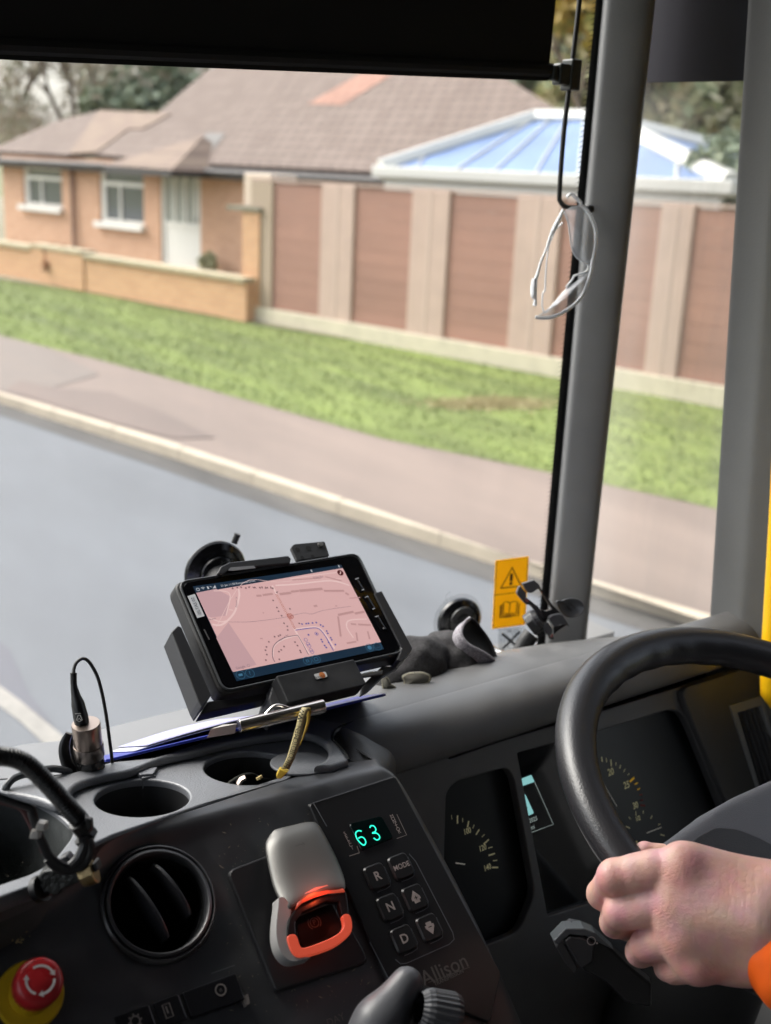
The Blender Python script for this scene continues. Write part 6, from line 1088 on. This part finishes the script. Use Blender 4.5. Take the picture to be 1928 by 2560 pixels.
for L in (up_l, lo_l):
    P = [gp(*p) for p in L]; c = np.mean(P, 0); MB().grid([[c+(p-c)*k+_n(ray(1440, 600))*h for p in P] for k, h in ((1, 0), (.7, -.004), (.35, -.006), (.02, -.007))], closed=True).build('lens', CLR, gg, smooth=True, ang=180)
gt_(up_l[:8], .0011, 'lens_edge', CLF); gt_([(1090, 1370), (1000, 1440), (900, 1510), (800, 1580), (700, 1690), (600, 1810), (490, 1930)], .0010, 'lens_edge', CLF); gt_([(1040, 1200), (1100, 1220), (1110, 1290), (1050, 1350), (920, 1390), (870, 1460), (790, 1560)], .0014, 'nose_bridge', CLH)
gt_([(800, 250), (860, 205), (930, 260), (1010, 340)], .0022, 'hinge', CLF, -.002); gt_([(750, 430), (690, 560), (620, 700), (560, 820), (500, 1010), (420, 1200), (370, 1380), (330, 1470)], [.0016, .0026, .0030, .0018, .0014, .0016, .002, .0026], 'temple', CLH, -.004)
gt_([(330, 1440), (320, 1560), (320, 1680), (340, 1740), (330, 1830)], [.0034, .0040, .0038, .0020, .0026], 'temple_tip', CLH, -.004); gt_([(740, 620), (640, 720), (590, 830), (540, 950), (510, 1150), (490, 1400), (480, 1600), (450, 1650), (440, 1830), (470, 1930)], .0011, 'temple', CLF, .008)
# ================================================================== THE DRIVER'S HAND
SK = mat('skin', (.58, .32, .25), .42, sss=.12); nt_ = SK.node_tree; b = nt_.nodes['Principled BSDF']
hd_ = lambda x, y, d: at(*ZH(x, y), d-.018-.05*min(1.2, max(0, (x-900)/700)))
WRI = [hd_(1560, 640, .925), hd_(1720, 650, .93), hd_(2300, 700, .95)]
fing = [  # MCP, PIP, DIP, tip ; radii
 [hd_(1020, 240, .898), hd_(560, 318, .905), hd_(470, 440, .940), hd_(560, 520, .968)],
 [hd_(950, 500, .892), hd_(600, 570, .905), hd_(560, 640, .940), hd_(680, 690, .965)],
 [hd_(1010, 740, .890), hd_(790, 800, .902), hd_(740, 850, .930), hd_(850, 850, .955)],
 [hd_(1130, 930, .893), hd_(975, 968, .903), hd_(930, 965, .925), hd_(1040, 950, .945)]]
frad = [(.0152, .0138, .0122, .0105), (.0148, .0134, .0120, .0105), (.0142, .0128, .0115, .0100), (.0128, .0110, .0098, .0090)]
thumb = [hd_(1500, 420, .945), hd_(1150, 330, .965), hd_(900, 200, .975), hd_(770, 135, .975)]; trad = (.018, .016, .0125, .0085)
zc_ = R[:, 2]; xc = R[:, 0]; yc = R[:, 1]
def handf(P):
    d = None
    # metacarpal slab: one tapered bar per finger from the wrist, blended into one palm
    wr_ = [hd_(1620, 420, .935), hd_(1620, 560, .925), hd_(1620, 720, .925), hd_(1620, 860, .935)]
    for k in range(4):
        q = cap_(P, wr_[k], fing[k][0], .0175, .0150 if k < 3 else .0135); d = q if d is None else smin(d, q, .018)
    d = smin(d, cap_(P, fing[0][0]*.85+wr_[0]*.15, wr_[0]*.8+wr_[1]*.2, .0155, .019), .02)
    for k in range(3): d = smin(d, cap_(P, wr_[k]*.5+wr_[k+1]*.5+zc_*.002, (fing[k][0]+fing[k+1][0])/2-xc*.0-zc_*.001, .0185, .0120), .016)
    d = smin(d, cap_(P, hd_(1180, 560, .898), hd_(1600, 620, .905), .0150, .0200), .03)
    d = smin(d, cap_(P, WRI[0], WRI[1], .026, .027), .02); d = smin(d, cap_(P, WRI[1], WRI[2], .028, .032), .02)
    d = smin(d, cap_(P, hd_(1180, 900, .925), hd_(1640, 880, .915), .0150, .0190), .015)
    for y0 in (480, 800): d = smin(d, cap_(P, hd_(1750, y0, .93), hd_(1500, y0, .93), .020, .020), .02)
    d = smin(d, cap_(P, hd_(1250, 420, .935), hd_(1500, 560, .95), .020, .022), .02); d = smin(d, cap_(P, hd_(1200, 760, .925), hd_(1500, 800, .945), .018, .02), .02)
    d = smin(d, cap_(P, fing[0][0], fing[3][0], .0105, .0095), .012)
    for k in range(4):   # knuckle heads
        d = smin(d, ell_(P, fing[k][0]+zc_*.0045+xc*.002, [.0085, .0085, .0085], None), .016)
    for k in range(4):
        f = fing[k]; r = frad[k]; q = cap_(P, f[0], f[1], r[0], r[1]); q = smin(q, cap_(P, f[1], f[2], r[1]*1.0, r[2]), .004); q = smin(q, cap_(P, f[2], f[3], r[2], r[3]), .004)
        q = smin(q, cap_(P, f[0]*.6+f[1]*.4, f[0]*.35+f[1]*.65, r[0]*.97, r[1]*1.0), .006)
        d = smin(d, q, .0022)
    q = cap_(P, thumb[0], thumb[1], trad[0], trad[1]); q = smin(q, cap_(P, thumb[1], thumb[2], trad[1], trad[2]), .006); q = smin(q, cap_(P, thumb[2], thumb[3], trad[2], trad[3]), .005); d = smin(d, q, .008)
    # tendons and small creases
    for k in range(4): d = smin(d, cap_(P, wr_[k]*.3+fing[k][0]*.7+zc_*.0125, fing[k][0]+zc_*.0105, .0035, .005), .010)
    return d
lo_ = np.array([min(p[i] for f in fing+[thumb, [WRI[1]]] for p in f) for i in range(3)])-np.array([.03, .10, .035])
hi_ = np.array([max(p[i] for f in fing+[thumb, [WRI[1], WRI[2]]] for p in f) for i in range(3)])+.035
pers = thing('person', 'right hand of a driver in an orange high visibility sleeve gripping the steering wheel', 'person', hd_(1500, 600, .93))
tag(pers, 'driver hand in an orange high visibility sleeve gripping the black steering wheel', 'person')
hand = blob('hand', handf, lo_, hi_, .0017, SK, pers, 4)
# skin shading: knuckle flush, mottling, fine wrinkles
tc = nt_.nodes.new('ShaderNodeTexCoord'); n1 = nt_.nodes.new('ShaderNodeTexNoise'); n1.inputs['Scale'].default_value = 55; n1.inputs['Detail'].default_value = 5; nt_.links.new(tc.outputs['Object'], n1.inputs['Vector'])
vc = nt_.nodes.new('ShaderNodeVertexColor'); vc.layer_name = 'flush'; mxa = nt_.nodes.new('ShaderNodeMix'); mxa.data_type = 'RGBA'; mxa.inputs[6].default_value = (.67, .365, .305, 1); mxa.inputs[7].default_value = (.60, .20, .19, 1); nt_.links.new(vc.outputs['Color'], mxa.inputs[0])
mxb = nt_.nodes.new('ShaderNodeMix'); mxb.data_type = 'RGBA'; mxb.blend_type = 'SOFT_LIGHT'; mxb.inputs[0].default_value = .55; nt_.links.new(mxa.outputs[2], mxb.inputs[6]); nt_.links.new(n1.outputs['Color'], mxb.inputs[7]); hsv = nt_.nodes.new('ShaderNodeHueSaturation'); hsv.inputs['Saturation'].default_value = .9; nt_.links.new(mxb.outputs[2], hsv.inputs['Color']); nt_.links.new(hsv.outputs[0], b.inputs['Base Color'])
mp = nt_.nodes.new('ShaderNodeMapping'); a_ = fing[1][0]-WRI[0]; mp.inputs['Rotation'].default_value = Vector(a_).to_track_quat('X', 'Z').to_euler(); mp.inputs['Scale'].default_value = (1, 1, 1)
vo = nt_.nodes.new('ShaderNodeTexVoronoi'); vo.inputs['Scale'].default_value = 620; vo.feature = 'DISTANCE_TO_EDGE'; nt_.links.new(tc.outputs['Object'], vo.inputs['Vector'])
n2 = nt_.nodes.new('ShaderNodeTexNoise'); n2.inputs['Scale'].default_value = 260; n2.inputs['Detail'].default_value = 6; nt_.links.new(tc.outputs['Object'], n2.inputs['Vector'])
wv = nt_.nodes.new('ShaderNodeVertexColor'); wv.layer_name = 'wrinkle'
ad = nt_.nodes.new('ShaderNodeMath'); ad.operation = 'MULTIPLY_ADD'; ad.inputs[1].default_value = .35; nt_.links.new(vo.outputs['Distance'], ad.inputs[0]); nt_.links.new(n2.outputs[0], ad.inputs[2])
ad2 = nt_.nodes.new('ShaderNodeMath'); ad2.operation = 'ADD'; nt_.links.new(ad.outputs[0], ad2.inputs[0]); nt_.links.new(wv.outputs['Color'], ad2.inputs[1])
bp = nt_.nodes.new('ShaderNodeBump'); bp.inputs['Strength'].default_value = .5; bp.inputs['Distance'].default_value = .0011; nt_.links.new(ad2.outputs[0], bp.inputs['Height']); nt_.links.new(bp.outputs[0], b.inputs['Normal'])
me = hand.data; V = np.array([v.co[:] for v in me.vertices])+np.array(pers.location)+np.array(hand.location)
fl = np.zeros(len(V)); wrk = np.zeros(len(V))
for k in range(4):
    f = fing[k]
    for c, rr_, s in ((f[0]+zc_*.01, .016, .75), (f[1]+zc_*.004, .014, .7), (f[0]*.5+f[1]*.5, .018, .35)): fl = np.maximum(fl, s*np.exp(-(np.linalg.norm(V-c, axis=1)/rr_)**2))
    ax_ = _n(f[1]-f[0])
    for c, rr_ in ((f[1]+zc_*.008-ax_*.004, .009), (f[0]+zc_*.012+ax_*.004, .012)):
        m_ = np.exp(-(np.linalg.norm(V-c, axis=1)/rr_)**2); wrk -= m_*(.5+.5*np.cos((V-c)@ax_*2*math.pi/.0024))**3*.8
c = hd_(1600, 500, .90); ax_ = _n(WRI[1]-fing[1][0]); wrk -= .22*np.exp(-(np.linalg.norm(V-c, axis=1)/.03)**2)*(.5+.5*np.cos((V-c)@ax_*2*math.pi/.006))**6
for nm, val in (('flush', fl), ('wrinkle', wrk)):
    la = me.color_attributes.new(nm, 'FLOAT_COLOR', 'POINT'); arr = np.repeat(val[:, None], 4, 1); arr[:, 3] = 1; la.data.foreach_set('color', arr.ravel())
# thumb nail
nl = thumb[3]; 
# sleeve
slv = MB(); rows = []; A0 = hd_(1560, 1000, .925); 
SLM = mat('hi_vis_orange', (.95, .13, .0), .75, bump=(700, .3, .0008), noise=(40, .05), emit=None)
def slf(P):
    d = cap_(P, hd_(1895, 893, .915), hd_(2900, 1000, .90), .044, .056); a = np.abs(cap_(P, hd_(1895, 893, .915), hd_(2900, 1000, .90), .044, .056))
    return d+.0012*np.sin(P[..., 0]*210+P[..., 2]*130)*np.sin(P[..., 1]*170)
blob('sleeve', slf, hd_(1895, 893, .915)-np.array([.07, .22, .08]), hd_(1895, 893, .915)+np.array([.26, .08, .09]), .0035, SLM, pers, 2)
hm = MB(); F_ = Frame(hd_(1895, 893, .915), R[:, 0], R[:, 1])
